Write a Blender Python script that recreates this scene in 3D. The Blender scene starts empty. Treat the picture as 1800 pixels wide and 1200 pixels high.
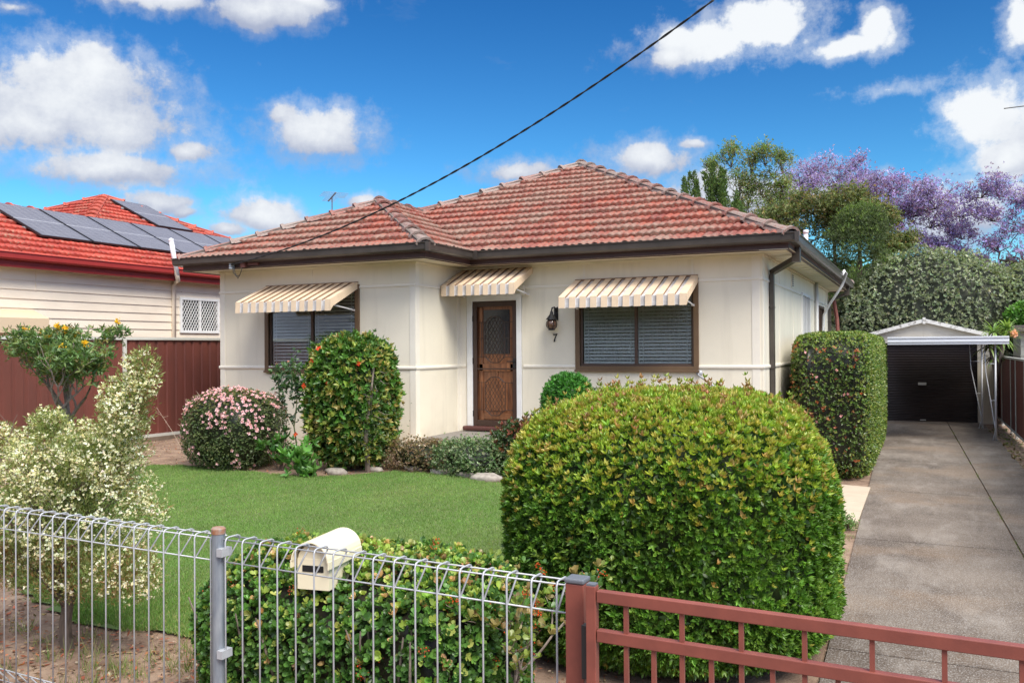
import bpy, math, random
import numpy as np
from mathutils import Vector, Matrix
random.seed(7)
rng = np.random.default_rng(7)
SC = bpy.context.scene
COL = SC.collection
V3 = lambda *a: np.array(a, float)

# ------------------------------------------------------------------ helpers
def link(o, parent=None):
    COL.objects.link(o)
    if parent is not None:
        o.parent = parent
        o.matrix_parent_inverse = parent.matrix_world.inverted() if False else Matrix.Translation(-Vector(parent.location))
    return o

def tag(o, label=None, cat=None, group=None, kind=None):
    if label: o['label'] = label
    if cat: o['category'] = cat
    if group: o['group'] = group
    if kind: o['kind'] = kind
    return o

def thing(name, loc, label, cat, group=None):
    o = bpy.data.objects.new(name, None)
    o.empty_display_size = 0.1
    o.location = loc
    COL.objects.link(o)
    return tag(o, label, cat, group)

def mesh_np(name, v, f, mats, parent=None, col=None, fm=None, smooth=False, sizes=None):
    """v Nx3 ; f Mx3 / Mx4 array or list"""
    me = bpy.data.meshes.new(name)
    v = np.asarray(v, dtype=np.float32)
    if isinstance(f, np.ndarray):
        n, k = f.shape
        me.vertices.add(len(v)); me.vertices.foreach_set('co', v.ravel())
        me.loops.add(n * k); me.loops.foreach_set('vertex_index', f.astype(np.int32).ravel())
        me.polygons.add(n)
        me.polygons.foreach_set('loop_start', np.arange(0, n * k, k, dtype=np.int32))
        try: me.polygons.foreach_set('loop_total', np.full(n, k, dtype=np.int32))
        except Exception: pass
        me.update(calc_edges=True)
    else:
        me.from_pydata([tuple(map(float, p)) for p in v], [], [tuple(int(i) for i in q) for q in f])
    if not isinstance(mats, (list, tuple)): mats = [mats]
    for m in mats: me.materials.append(m)
    if fm is not None: me.polygons.foreach_set('material_index', np.asarray(fm, dtype=np.int32))
    if smooth: me.polygons.foreach_set('use_smooth', np.ones(len(me.polygons), dtype=bool))
    if col is not None:
        c = np.ones((len(v), 4), dtype=np.float32); c[:, :3] = col
        a = me.color_attributes.new('Col', 'FLOAT_COLOR', 'POINT'); a.data.foreach_set('color', c.ravel())
    me.update()
    o = bpy.data.objects.new(name, me)
    return link(o, parent)

class MB:
    def __init__(s): s.v = []; s.f = []; s.m = []
    def add(s, v, f, m=0):
        b = len(s.v); s.v += [tuple(map(float, p)) for p in v]
        s.f += [tuple(b + i for i in q) for q in f]; s.m += [m] * len(f)
    def box(s, a, b, m=0):
        x0, y0, z0 = np.minimum(a, b); x1, y1, z1 = np.maximum(a, b)
        s.add([(x0,y0,z0),(x1,y0,z0),(x1,y1,z0),(x0,y1,z0),(x0,y0,z1),(x1,y0,z1),(x1,y1,z1),(x0,y1,z1)],
              [(0,3,2,1),(4,5,6,7),(0,1,5,4),(1,2,6,5),(2,3,7,6),(3,0,4,7)], m)
    def obox(s, c, ax, ay, az, m=0):
        """oriented box centre c, half vectors"""
        c, ax, ay, az = map(np.asarray, (c, ax, ay, az))
        v = [c + sx*ax + sy*ay + sz*az for sz in (-1,1) for sx, sy in ((-1,-1),(1,-1),(1,1),(-1,1))]
        s.add(v, [(0,3,2,1),(4,5,6,7),(0,1,5,4),(1,2,6,5),(2,3,7,6),(3,0,4,7)], m)
    def bar(s, a, b, w, h=None, m=0, up=(0,0,1)):
        h = h or w
        a = np.array(a, float); b = np.array(b, float); d = b - a; L = np.linalg.norm(d); d = d / L
        u = np.array(up, float)
        if abs(d @ u) > .95: u = V3(0,1,0)
        sd = np.cross(d, u); sd /= np.linalg.norm(sd); u = np.cross(sd, d)
        s.obox((a + b) / 2, d * L / 2, sd * w / 2, u * h / 2, m)
    def tube(s, pts, r, n=8, m=0, cap=True):
        pts = [np.array(p, float) for p in pts]
        rs = r if hasattr(r, '__len__') else [r] * len(pts)
        prev = None; rings = []
        b = len(s.v)
        for i, p in enumerate(pts):
            d = (pts[min(i+1, len(pts)-1)] - pts[max(i-1, 0)]); d = d / (np.linalg.norm(d) + 1e-9)
            if prev is None:
                u = V3(0,0,1) if abs(d[2]) < .9 else V3(1,0,0)
            else: u = prev
            sd = np.cross(d, u); sd /= np.linalg.norm(sd) + 1e-9; u = np.cross(sd, d); prev = u
            for k in range(n):
                a = 2 * math.pi * k / n
                s.v.append(tuple(p + rs[i] * (math.cos(a) * sd + math.sin(a) * u)))
        for i in range(len(pts) - 1):
            for k in range(n):
                a0 = b + i*n + k; a1 = b + i*n + (k+1) % n
                s.f.append((a0, a1, a1 + n, a0 + n)); s.m.append(m)
        if cap:
            s.f.append(tuple(b + k for k in reversed(range(n)))); s.m.append(m)
            e = b + (len(pts)-1)*n
            s.f.append(tuple(e + k for k in range(n))); s.m.append(m)
    def lathe(s, c, prof, n=20, m=0):
        """prof list of (r,z)"""
        b = len(s.v)
        for r, z in prof:
            for k in range(n):
                a = 2*math.pi*k/n; s.v.append((c[0]+r*math.cos(a), c[1]+r*math.sin(a), c[2]+z))
        for i in range(len(prof)-1):
            for k in range(n):
                a0=b+i*n+k; a1=b+i*n+(k+1)%n
                s.f.append((a0,a1,a1+n,a0+n)); s.m.append(m)
    def sweep(s, path, prof, m=0, closed=False, out=None):
        """path: list of xy(z) points; prof: list of (o,z) with o = outward offset (right of travel)"""
        P = [np.array(p, float) for p in path]; n = len(P); b = len(s.v); k = len(prof)
        for i in range(n):
            if closed: d0 = P[i]-P[i-1]; d1 = P[(i+1)%n]-P[i]
            else: d0 = P[i]-P[max(i-1,0)] if i else P[1]-P[0]; d1 = P[i+1]-P[i] if i < n-1 else d0
            d0 = d0/np.linalg.norm(d0); d1 = d1/np.linalg.norm(d1)
            n0 = V3(d0[1],-d0[0],0); n1 = V3(d1[1],-d1[0],0)
            nn = n0+n1; nn /= max(1e-6, nn@n0)
            for o, z in prof: s.v.append(tuple(P[i]+nn*o+V3(0,0,z)))
        for i in range(n if closed else n-1):
            j = (i+1)%n
            for q in range(k):
                r = (q+1)%k
                s.f.append((b+i*k+q, b+i*k+r, b+j*k+r, b+j*k+q)); s.m.append(m)
        if not closed:
            s.f.append(tuple(b+q for q in reversed(range(k)))); s.m.append(m)
            s.f.append(tuple(b+(n-1)*k+q for q in range(k))); s.m.append(m)
    def build(s, name, mats, parent=None, smooth=False, bevel=0, label=None):
        o = mesh_np(name, s.v, s.f, mats, parent, fm=s.m, smooth=smooth)
        if bevel:
            md = o.modifiers.new('bevel', 'BEVEL'); md.width = bevel; md.segments = 2; md.limit_method = 'ANGLE'
        if label: o['label'] = label
        return o

def sstep(x, a, b):
    t = np.clip((np.asarray(x, float) - a) / (b - a), 0, 1); return t*t*(3-2*t)
def g(X, Y):
    a = sstep(Y, 3, 10); b = sstep(X, -3.4, -.9)
    return .43 * a * (1 - b)
_nd = np.random.default_rng(3).normal(size=(6, 3)); _np = np.random.default_rng(4).uniform(0, 6.28, 6)
def noise3(p, f, seed=0.):
    p = np.asarray(p) * f; o = 0
    for i in range(6): o = o + np.sin(p @ _nd[i] * (1 + .37*i) + _np[i] * (1+seed) + seed*1.7) / (1 + .4*i)
    return o / 3.2

# ------------------------------------------------------------------ materials
def mat(name, color=(.5,.5,.5), rough=.6, metal=0, spec=.5, var=0, scale=8, bump=0, bscale=60, color2=None, stretch=None, coat=0, detail=6, attr=False, thr=(.35,.65)):
    m = bpy.data.materials.new(name); m.use_nodes = True; nt = m.node_tree; N = nt.nodes; L = nt.links
    b = N['Principled BSDF']; b.inputs['Roughness'].default_value = rough; b.inputs['Metallic'].default_value = metal
    b.inputs['Specular IOR Level'].default_value = spec
    if coat: b.inputs['Coat Weight'].default_value = coat
    c = (*color, 1)
    b.inputs['Base Color'].default_value = c
    tc = N.new('ShaderNodeTexCoord'); mp = N.new('ShaderNodeMapping'); L.new(tc.outputs['Object'], mp.inputs[0])
    if stretch: mp.inputs['Scale'].default_value = stretch
    if attr:
        at = N.new('ShaderNodeAttribute'); at.attribute_name = 'Col'; src = at.outputs['Color']
    else: src = None
    if var or color2:
        n = N.new('ShaderNodeTexNoise'); n.inputs['Scale'].default_value = scale; n.inputs['Detail'].default_value = detail
        n.inputs['Roughness'].default_value = .62
        L.new(mp.outputs[0], n.inputs['Vector'])
        r = N.new('ShaderNodeMapRange'); r.inputs[1].default_value = thr[0]; r.inputs[2].default_value = thr[1]
        L.new(n.outputs['Fac'], r.inputs[0])
        mx = N.new('ShaderNodeMix'); mx.data_type = 'RGBA'
        L.new(r.outputs[0], mx.inputs[0])
        c2 = color2 or tuple(x*(1-var) for x in color)
        if src: 
            L.new(src, mx.inputs[6])
            if color2: mx.inputs[7].default_value = (*c2, 1)
            else:
                mm = N.new('ShaderNodeMix'); mm.data_type='RGBA'; mm.blend_type='MULTIPLY'; mm.inputs[0].default_value=1
                L.new(src, mm.inputs[6]); mm.inputs[7].default_value=(1-var,1-var,1-var,1); L.new(mm.outputs[2], mx.inputs[7])
        else: mx.inputs[6].default_value = c; mx.inputs[7].default_value = (*c2, 1)
        L.new(mx.outputs[2], b.inputs['Base Color'])
    elif src: L.new(src, b.inputs['Base Color'])
    if bump:
        n2 = N.new('ShaderNodeTexNoise'); n2.inputs['Scale'].default_value = bscale; n2.inputs['Detail'].default_value = 5
        L.new(mp.outputs[0], n2.inputs['Vector'])
        bp = N.new('ShaderNodeBump'); bp.inputs['Strength'].default_value = bump; bp.inputs['Distance'].default_value = .01
        L.new(n2.outputs['Fac'], bp.inputs['Height']); L.new(bp.outputs[0], b.inputs['Normal'])
    return m

def leaf_mat(name, rough=.42, trans=.28, spec=.5):
    m = bpy.data.materials.new(name); m.use_nodes = True; nt = m.node_tree; N = nt.nodes; L = nt.links
    b = N['Principled BSDF']; b.inputs['Roughness'].default_value = rough; b.inputs['Specular IOR Level'].default_value = spec
    at = N.new('ShaderNodeAttribute'); at.attribute_name = 'Col'
    L.new(at.outputs['Color'], b.inputs['Base Color'])
    tr = N.new('ShaderNodeBsdfTranslucent')
    mm = N.new('ShaderNodeMix'); mm.data_type='RGBA'; mm.blend_type='MULTIPLY'; mm.inputs[0].default_value=1
    L.new(at.outputs['Color'], mm.inputs[6]); mm.inputs[7].default_value=(1.5,1.6,.7,1); L.new(mm.outputs[2], tr.inputs[0])
    ms = N.new('ShaderNodeMixShader'); ms.inputs[0].default_value = trans
    L.new(b.outputs[0], ms.inputs[1]); L.new(tr.outputs[0], ms.inputs[2]); L.new(ms.outputs[0], N['Material Output'].inputs[0])
    return m

def glass_mat():
    m = bpy.data.materials.new('window_glass'); m.use_nodes = True; nt = m.node_tree; N = nt.nodes; L = nt.links
    N.remove(N['Principled BSDF'])
    t = N.new('ShaderNodeBsdfTransparent'); t.inputs[0].default_value = (.98,1,.99,1)
    gl = N.new('ShaderNodeBsdfGlossy'); gl.inputs['Roughness'].default_value = .02
    fr = N.new('ShaderNodeFresnel'); fr.inputs[0].default_value = 1.5
    ms = N.new('ShaderNodeMixShader'); L.new(fr.outputs[0], ms.inputs[0]); L.new(t.outputs[0], ms.inputs[1]); L.new(gl.outputs[0], ms.inputs[2])
    L.new(ms.outputs[0], N['Material Output'].inputs[0]); return m

M = {}
def wall_mat():
    m=mat('cream_fibro',(.79,.73,.585),.55,var=.05,scale=1.3,bump=.05,bscale=40); nt=m.node_tree; N=nt.nodes; L=nt.links; b=N['Principled BSDF']
    src=b.inputs['Base Color'].links[0].from_socket; tc=N.new('ShaderNodeTexCoord')
    def st(scale,sc,a,c_):
        mp=N.new('ShaderNodeMapping'); mp.inputs['Scale'].default_value=sc; L.new(tc.outputs['Object'],mp.inputs[0]); n=N.new('ShaderNodeTexNoise'); n.inputs['Scale'].default_value=scale; n.inputs['Detail'].default_value=7; n.inputs['Roughness'].default_value=.65; L.new(mp.outputs[0],n.inputs['Vector'])
        r=N.new('ShaderNodeMapRange'); L.new(n.outputs['Fac'],r.inputs[0]); r.inputs[1].default_value=a; r.inputs[2].default_value=c_; return r.outputs[0]
    s1=st(5,(1,1,.10),.52,.80); s2=st(2.0,(1,1,.8),.50,.80)
    for s_,k,colr in ((s1,.30,(.42,.37,.28,1)),(s2,.16,(.46,.41,.32,1))):
        mu=N.new('ShaderNodeMath'); mu.operation='MULTIPLY'; L.new(s_,mu.inputs[0]); mu.inputs[1].default_value=k
        mx=N.new('ShaderNodeMix'); mx.data_type='RGBA'; L.new(mu.outputs[0],mx.inputs[0]); L.new(src,mx.inputs[6]); mx.inputs[7].default_value=colr; src=mx.outputs[2]
    # mud splash and damp along the foot of the wall
    sp=N.new('ShaderNodeSeparateXYZ'); L.new(tc.outputs['Object'],sp.inputs[0]); r=N.new('ShaderNodeMapRange'); L.new(sp.outputs[2],r.inputs[0]); r.inputs[1].default_value=.95; r.inputs[2].default_value=.40
    mu=N.new('ShaderNodeMath'); mu.operation='MULTIPLY'; L.new(r.outputs[0],mu.inputs[0]); L.new(st(3.5,(1,1,1),.35,.75),mu.inputs[1])
    mx=N.new('ShaderNodeMix'); mx.data_type='RGBA'; L.new(mu.outputs[0],mx.inputs[0]); L.new(src,mx.inputs[6]); mx.inputs[7].default_value=(.42,.33,.24,1); L.new(mx.outputs[2],b.inputs['Base Color'])
    return m
M['wall'] = wall_mat()
M['trim'] = mat('cream_trim', (.80,.75,.64), .45, var=.06, scale=3)
M['soffit'] = mat('soffit_paint', (.78,.72,.56), .6, var=.12, scale=2)
M['gutter'] = mat('gutter_brown', (.075,.062,.052), .32, var=.35, scale=3, spec=.6)
M['fascia'] = mat('fascia_brown', (.085,.042,.036), .5, var=.2, scale=4)
M['valley'] = mat('valley_metal', (.42,.06,.05), .5, var=.2, scale=4)
M['frame'] = mat('window_bronze', (.16,.10,.055), .4, var=.15, scale=3, spec=.5)
M['sash'] = mat('sash_bronze', (.09,.055,.04), .4)
M['white'] = mat('white_paint', (.78,.78,.76), .45, var=.08, scale=5)
M['sill'] = mat('sill_maroon', (.10,.035,.03), .45, var=.2, scale=6)
M['glass'] = glass_mat()
M['blind'] = mat('blind_slat', (.90,.91,.90), .5, var=.1, scale=5)
M['curtain'] = mat('lace_curtain', (.82,.82,.78), .9, var=.45, scale=30, stretch=(1,1,1))
M['dark'] = mat('dark_room', (.05,.045,.04), .9)
M['awn_cream'] = mat('awning_cream', (.76,.59,.41), .5, var=.12, scale=6, bump=.05)
M['awn_grey'] = mat('awning_grey', (.60,.58,.57), .5, color2=(.42,.39,.37), scale=9)
M['awn_rust'] = mat('awning_back', (.30,.18,.10), .7, var=.3, scale=9)
M['steel'] = mat('galvanised', (.46,.47,.49), .42, metal=.15, var=.15, scale=14)
M['post_steel'] = mat('grey_post_steel', (.20,.23,.27), .4, metal=.35, color2=(.32,.35,.38), scale=5, stretch=(4,4,1))
M['rust'] = mat('rusty_cap', (.30,.12,.05), .8, color2=(.28,.27,.25), scale=20)
M['gate'] = mat('gate_red', (.255,.075,.054), .42, color2=(.20,.06,.045), scale=9, spec=.4, bump=.04, bscale=200, detail=10)
M['cap'] = mat('grey_plastic_cap', (.13,.14,.16), .45)
M['fence_red'] = mat('fence_sheet_red', (.175,.052,.038), .42, color2=(.125,.042,.032), scale=2.5, stretch=(1,1,.3))
M['fence_cream'] = mat('fence_rail_cream', (.55,.55,.50), .45, var=.08, scale=3)
M['timber'] = mat('sleeper_timber', (.20,.15,.11), .85, var=.3, scale=9)
M['door_wood'] = mat('door_timber', (.34,.14,.06), .35, color2=(.15,.058,.028), scale=5, stretch=(6,6,.7), spec=.5)
M['door_dark'] = mat('door_frame_dark', (.055,.028,.02), .4, var=.2, scale=4)
M['bronze'] = mat('lattice_bronze', (.04,.022,.017), .4)
M['iron'] = mat('black_iron', (.012,.012,.013), .5, var=.2, scale=30)
M['amber'] = mat('bronze_glass', (.14,.075,.045), .18, spec=.7)
M['siding'] = mat('weatherboard_cream', (.80,.70,.565), .5, var=.10, scale=1.5, stretch=(1,1,3))
M['red_gutter'] = mat('gutter_red', (.26,.025,.022), .4, var=.15, scale=3)
M['panel'] = mat('solar_cell', (.17,.165,.185), .38, spec=.5, var=.12, scale=3, coat=.15)
M['panel_frame'] = mat('solar_frame', (.02,.02,.022), .4)
M['panel_line'] = mat('solar_busbar', (.45,.45,.47), .4)
M['mortar'] = mat('mortar', (.16,.13,.11), .9, color2=(.09,.075,.065), scale=9, bump=.5, bscale=30)
M['porch'] = mat('porch_tile', (.74,.57,.42), .85, spec=.12, var=.12, scale=4)
M['porch_edge'] = mat('porch_edge', (.42,.34,.25), .7, var=.3, scale=6)
M['mat'] = mat('doormat_rubber', (.035,.035,.04), .8, bump=.5, bscale=80)
M['pave'] = mat('path_paver', (.50,.41,.31), .8, var=.10, scale=4)
M['mailbox'] = mat('mailbox_cream', (.80,.72,.52), .35, var=.06, scale=5)
M['tank'] = mat('tank_green', (.35,.37,.33), .5)
M['tank_roof'] = mat('shed_roof', (.12,.10,.09), .7, var=.3, scale=5)
M['garage_wall'] = mat('garage_fibro', (.58,.54,.46), .65, var=.12, scale=2)
M['barge'] = mat('barge_peeling', (.62,.61,.58), .7, color2=(.20,.18,.16), scale=12, thr=(.50,.66))
M['beam'] = mat('beam_white', (.66,.68,.72), .35, var=.05, scale=3)
M['roller'] = mat('roller_door', (.028,.018,.017), .32, var=.3, scale=2)
M['bark'] = mat('bark', (.14,.10,.075), .9, color2=(.06,.045,.035), scale=14, bump=.6, bscale=40, stretch=(1,1,.4))
M['bark_pale'] = mat('bark_pale', (.26,.21,.17), .9, color2=(.13,.10,.08), scale=14, bump=.5, bscale=40)
M['twig'] = mat('twig_dark', (.035,.028,.018), .95)
M['leaf'] = leaf_mat('leaf_glossy', .38, .25)
M['leaf_soft'] = leaf_mat('leaf_soft', .6, .3, .3)
M['petal'] = leaf_mat('petal', .7, .35, .2)
M['grass'] = leaf_mat('grass_blade', .55, .35, .3)
M['rock'] = mat('rock', (.36,.32,.27), .9, color2=(.22,.19,.16), scale=14, bump=.6, bscale=25)
M['pvc'] = mat('pvc_white', (.74,.74,.75), .4)
M['pvc_grey'] = mat('pvc_grey', (.50,.50,.48), .5)
M['cable'] = mat('cable_black', (.012,.012,.012), .5)
M['cable_grey'] = mat('cable_weathered', (.22,.22,.21), .6)

def tile_mat(name, c1, c2, lich, amt):
    m = bpy.data.materials.new(name); m.use_nodes = True; nt = m.node_tree; N = nt.nodes; L = nt.links
    b = N['Principled BSDF']; b.inputs['Roughness'].default_value = .62; b.inputs['Specular IOR Level'].default_value = .35
    at = N.new('ShaderNodeAttribute'); at.attribute_name = 'Col'
    sp = N.new('ShaderNodeSeparateColor'); L.new(at.outputs['Color'], sp.inputs[0])
    tc = N.new('ShaderNodeTexCoord')
    mx = N.new('ShaderNodeMix'); mx.data_type='RGBA'; L.new(sp.outputs[0], mx.inputs[0])
    mx.inputs[6].default_value=(*c1,1); mx.inputs[7].default_value=(*c2,1)
    n = N.new('ShaderNodeTexNoise'); n.inputs['Scale'].default_value=26; n.inputs['Detail'].default_value=8; n.inputs['Roughness'].default_value=.75
    L.new(tc.outputs['Object'], n.inputs['Vector'])
    n1 = N.new('ShaderNodeTexNoise'); n1.inputs['Scale'].default_value=.9; n1.inputs['Detail'].default_value=3
    L.new(tc.outputs['Object'], n1.inputs['Vector'])
    a = N.new('ShaderNodeMath'); a.operation='ADD'; L.new(n.outputs['Fac'], a.inputs[0])
    s = N.new('ShaderNodeMath'); s.operation='MULTIPLY'; L.new(sp.outputs[1], s.inputs[0]); s.inputs[1].default_value=.16
    L.new(s.outputs[0], a.inputs[1])
    a2 = N.new('ShaderNodeMath'); a2.operation='MULTIPLY_ADD'; L.new(n1.outputs['Fac'], a2.inputs[0]); a2.inputs[1].default_value=.35; L.new(a.outputs[0], a2.inputs[2])
    r = N.new('ShaderNodeMapRange'); L.new(a2.outputs[0], r.inputs[0]); r.inputs[1].default_value=.80-amt; r.inputs[2].default_value=.98-amt*.6
    m2 = N.new('ShaderNodeMix'); m2.data_type='RGBA'; L.new(r.outputs[0], m2.inputs[0]); L.new(mx.outputs[2], m2.inputs[6]); m2.inputs[7].default_value=(*lich,1)
    # fine dark speckle
    n3 = N.new('ShaderNodeTexNoise'); n3.inputs['Scale'].default_value=70; n3.inputs['Detail'].default_value=3; L.new(tc.outputs['Object'], n3.inputs['Vector'])
    r3 = N.new('ShaderNodeMapRange'); L.new(n3.outputs['Fac'], r3.inputs[0]); r3.inputs[1].default_value=.56; r3.inputs[2].default_value=.70; r3.inputs[4].default_value=.6
    m3 = N.new('ShaderNodeMix'); m3.data_type='RGBA'; L.new(r3.outputs[0], m3.inputs[0]); L.new(m2.outputs[2], m3.inputs[6]); m3.inputs[7].default_value=(.10,.055,.045,1)
    L.new(m3.outputs[2], b.inputs['Base Color'])
    bp = N.new('ShaderNodeBump'); bp.inputs['Strength'].default_value=.5; bp.inputs['Distance'].default_value=.008; L.new(n3.outputs['Fac'], bp.inputs['Height']); L.new(bp.outputs[0], b.inputs['Normal'])
    return m
M['tile'] = tile_mat('terracotta_weathered', (.33,.070,.040), (.19,.038,.028), (.25,.165,.125), .115)
M['tile_new'] = tile_mat('terracotta_red', (.46,.060,.036), (.30,.035,.024), (.30,.20,.13), -.02)
M['hipcap'] = tile_mat('hip_cap_weathered', (.28,.095,.07), (.19,.065,.05), (.28,.225,.195), .16)
M['hipcap_new'] = tile_mat('hip_cap_red', (.50,.10,.06), (.38,.07,.045), (.30,.18,.12), -.06)

# ------------------------------------------------------------------ foliage tools
def unit(a): return a / (np.linalg.norm(a, axis=-1, keepdims=True) + 1e-9)
T_POINT = (np.array([(0,0,0),(.28,.5,.0),(.62,.42,0),(1,0,-.06),(.62,-.42,0),(.28,-.5,0),(.5,0,-1.)]), np.array([(6,0,1),(6,1,2),(6,2,3),(6,3,4),(6,4,5),(6,5,0)]))
T_ROUND = (np.array([(0,.0,0),(.4,.36,0),(.78,.5,0),(1,.18,-.03),(1,-.18,-.03),(.78,-.5,0),(.4,-.36,0),(.62,0,-.8)]), np.array([(7,0,1),(7,1,2),(7,2,3),(7,3,4),(7,4,5),(7,5,6),(7,6,0)]))
T_SIMPLE = (np.array([(0,0,0),(.45,.5,0),(1,0,0),(.45,-.5,0)]), np.array([(0,1,2),(0,2,3)]))
T_BLADE = (np.array([(0,.5,0),(0,-.5,0),(1,0,0)]), np.array([(0,1,2)]))
def leaf_arrays(P, A, N, S, W, C, T=T_SIMPLE, fold=.12):
    A = unit(A); side = unit(np.cross(A, N)); up = np.cross(side, A)
    t, f = T
    S = np.broadcast_to(np.asarray(S, float), (len(P),)); W = np.broadcast_to(np.asarray(W, float), (len(P),))
    v = P[:,None,:] + A[:,None,:]*(t[None,:,0:1]*S[:,None,None]) + side[:,None,:]*(t[None,:,1:2]*W[:,None,None]) + up[:,None,:]*(t[None,:,2:3]*(fold*S)[:,None,None])
    k = len(t); F = f[None] + (np.arange(len(P))*k)[:,None,None]
    C = np.repeat(np.asarray(C, float), k, axis=0)
    return v.reshape(-1,3), F.reshape(-1,3), C
def merge(*arrs):
    vs, fs, cs = [], [], []; b = 0
    for v, f, c in arrs: vs.append(v); fs.append(f+b); cs.append(c); b += len(v)
    return np.vstack(vs), np.vstack(fs), np.vstack(cs)
def hull(c, r, e1=1., e2=1., nu=48, nv=28, amp=.05, freq=2., seed=0, zmin=None):
    """superellipsoid ; e<1 boxier"""
    th = np.linspace(-math.pi/2, math.pi/2, nv); ph = np.linspace(0, 2*math.pi, nu, endpoint=False)
    sp = lambda x, e: np.sign(x)*np.abs(x)**e
    TH, PH = np.meshgrid(th, ph, indexing='ij')
    X = sp(np.cos(TH),e1)*sp(np.cos(PH),e2); Y = sp(np.cos(TH),e1)*sp(np.sin(PH),e2); Z = sp(np.sin(TH),e1)
    p = np.stack([X,Y,Z],-1).reshape(-1,3)
    d = 1 + amp*noise3(p, freq, seed)[:,None] + amp*.5*noise3(p, freq*2.7, seed+1)[:,None]
    v = p*d*np.array(r)+np.array(c)
    f = []
    for i in range(nv-1):
        for j in range(nu):
            a=i*nu+j; b=i*nu+(j+1)%nu; f += [(a,b,b+nu),(a,b+nu,a+nu)]
    if zmin is not None: v[:,2] = np.maximum(v[:,2], zmin)
    return v, np.array(f)
def sample(v, f, n, rs=rng):
    a,b,c = v[f[:,0]], v[f[:,1]], v[f[:,2]]; nr = np.cross(b-a, c-a); ar = np.linalg.norm(nr, axis=1)
    idx = rs.choice(len(f), n, p=ar/ar.sum()); u = rs.random((n,2)); m = u.sum(1)>1; u[m] = 1-u[m]
    p = a[idx]+(b-a)[idx]*u[:,:1]+(c-a)[idx]*u[:,1:]
    return p, unit(nr[idx])
def colmix(n, cols, w=None, jit=.15):
    cols = np.array(cols, float); i = rng.choice(len(cols), n, p=None if w is None else np.array(w)/np.sum(w))
    return cols[i]*(1+jit*rng.normal(size=(n,1)))*(1+.05*rng.normal(size=(n,3)))
def rosettes(P, AX, k, S, W, C, tilt=(.6,1.0), T=T_POINT, fold=.14, sj=.2):
    """k leaves round each shoot axis"""
    n = len(P); ref = unit(rng.normal(size=(n,3))); a = unit(np.cross(AX, ref)); b = np.cross(AX, a)
    out = []
    for i in range(k):
        ph = 2*math.pi*(i/k) + rng.random(n)*.8; tl = rng.uniform(*tilt, n)
        if i == 0 and k > 4: tl = tl*.35
        r = a*np.cos(ph)[:,None] + b*np.sin(ph)[:,None]
        A = AX*np.cos(tl)[:,None] + r*np.sin(tl)[:,None]
        N = AX*np.sin(tl)[:,None] - r*np.cos(tl)[:,None]
        s = S*(1+sj*rng.normal(size=n)).clip(.5,1.5)
        Ci = C*(1+.12*rng.normal(size=(n,1)))
        out.append(leaf_arrays(P, A, N+1e-3, s, s*W/S, Ci, T, fold))
    return merge(*out)
def core(v, f, c, sc, col=(.022,.028,.012)):  # dark inner hull; interior shade of the bush is put into its colour
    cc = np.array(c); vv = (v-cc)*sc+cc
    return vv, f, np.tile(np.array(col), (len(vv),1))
def foliage(name, arrs, m, parent, label=None):
    v, f, c = merge(*arrs) if isinstance(arrs, list) else arrs
    o = mesh_np(name, v, f, m, parent, col=np.clip(c, .002, .95))
    if label: o['label'] = label
    return o
def flower_arrays(P, N, size, col, ccol=None, petals=5):
    n = len(P); C = np.tile(np.array(col, float), (n,1))*(1+.1*rng.normal(size=(n,1)))
    r = rosettes(P, unit(N), petals, size, size*.75, C, (1.1,1.35), T_SIMPLE, 0, .1)
    if ccol is None: return r
    r2 = rosettes(P+N*.003, unit(N), 3, size*.35, size*.3, np.tile(np.array(ccol,float),(n,1)), (.9,1.2), T_SIMPLE, 0, .1)
    return merge(r, r2)

def branchy(base, d0, L0, r0, levels, nchild=(3,4), spread=.6, up=.15, shrink=.68, wig=.12, seed=1, segs=4, taper=.62, flat=1.):
    """returns MB of limbs, list of tip points w/ direction"""
    rd = random.Random(seed); mb = MB(); tips = []; nodes = []
    def rec(p, d, L, r, lv):
        pts=[p]; q=p.copy(); dd=d.copy(); rs=[r]
        for i in range(segs):
            dd = dd + wig*V3(rd.gauss(0,1), rd.gauss(0,1), rd.gauss(0,1)*.6) + V3(0,0,up*.3); dd/=np.linalg.norm(dd)
            q = q + dd*L/segs; pts.append(q.copy()); rs.append(r*(1-(1-taper)*(i+1)/segs))
        mb.tube(pts, rs, 7 if lv==levels else (5 if lv>1 else 4), cap=False)
        for a in pts[1:]: nodes.append((a, dd.copy(), lv))
        if lv<=0: tips.append((q, dd)); return
        for c in range(rd.randint(*nchild)):
            s = pts[-1] if c==0 else pts[rd.randint(max(1,segs//2), segs)]
            az = rd.uniform(0,6.283); t = spread*rd.uniform(.5,1.25)
            ref = V3(math.cos(az), math.sin(az), rd.uniform(-.3,.5)*flat)
            nd = dd*math.cos(t)+ref*math.sin(t)+V3(0,0,up); nd/=np.linalg.norm(nd)
            rec(s.copy(), nd, L*shrink*rd.uniform(.8,1.2), r*taper*rd.uniform(.75,1), lv-1)
    rec(np.array(base,float), unit(np.array(d0,float)), L0, r0, levels)
    return mb, tips, nodes
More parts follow.
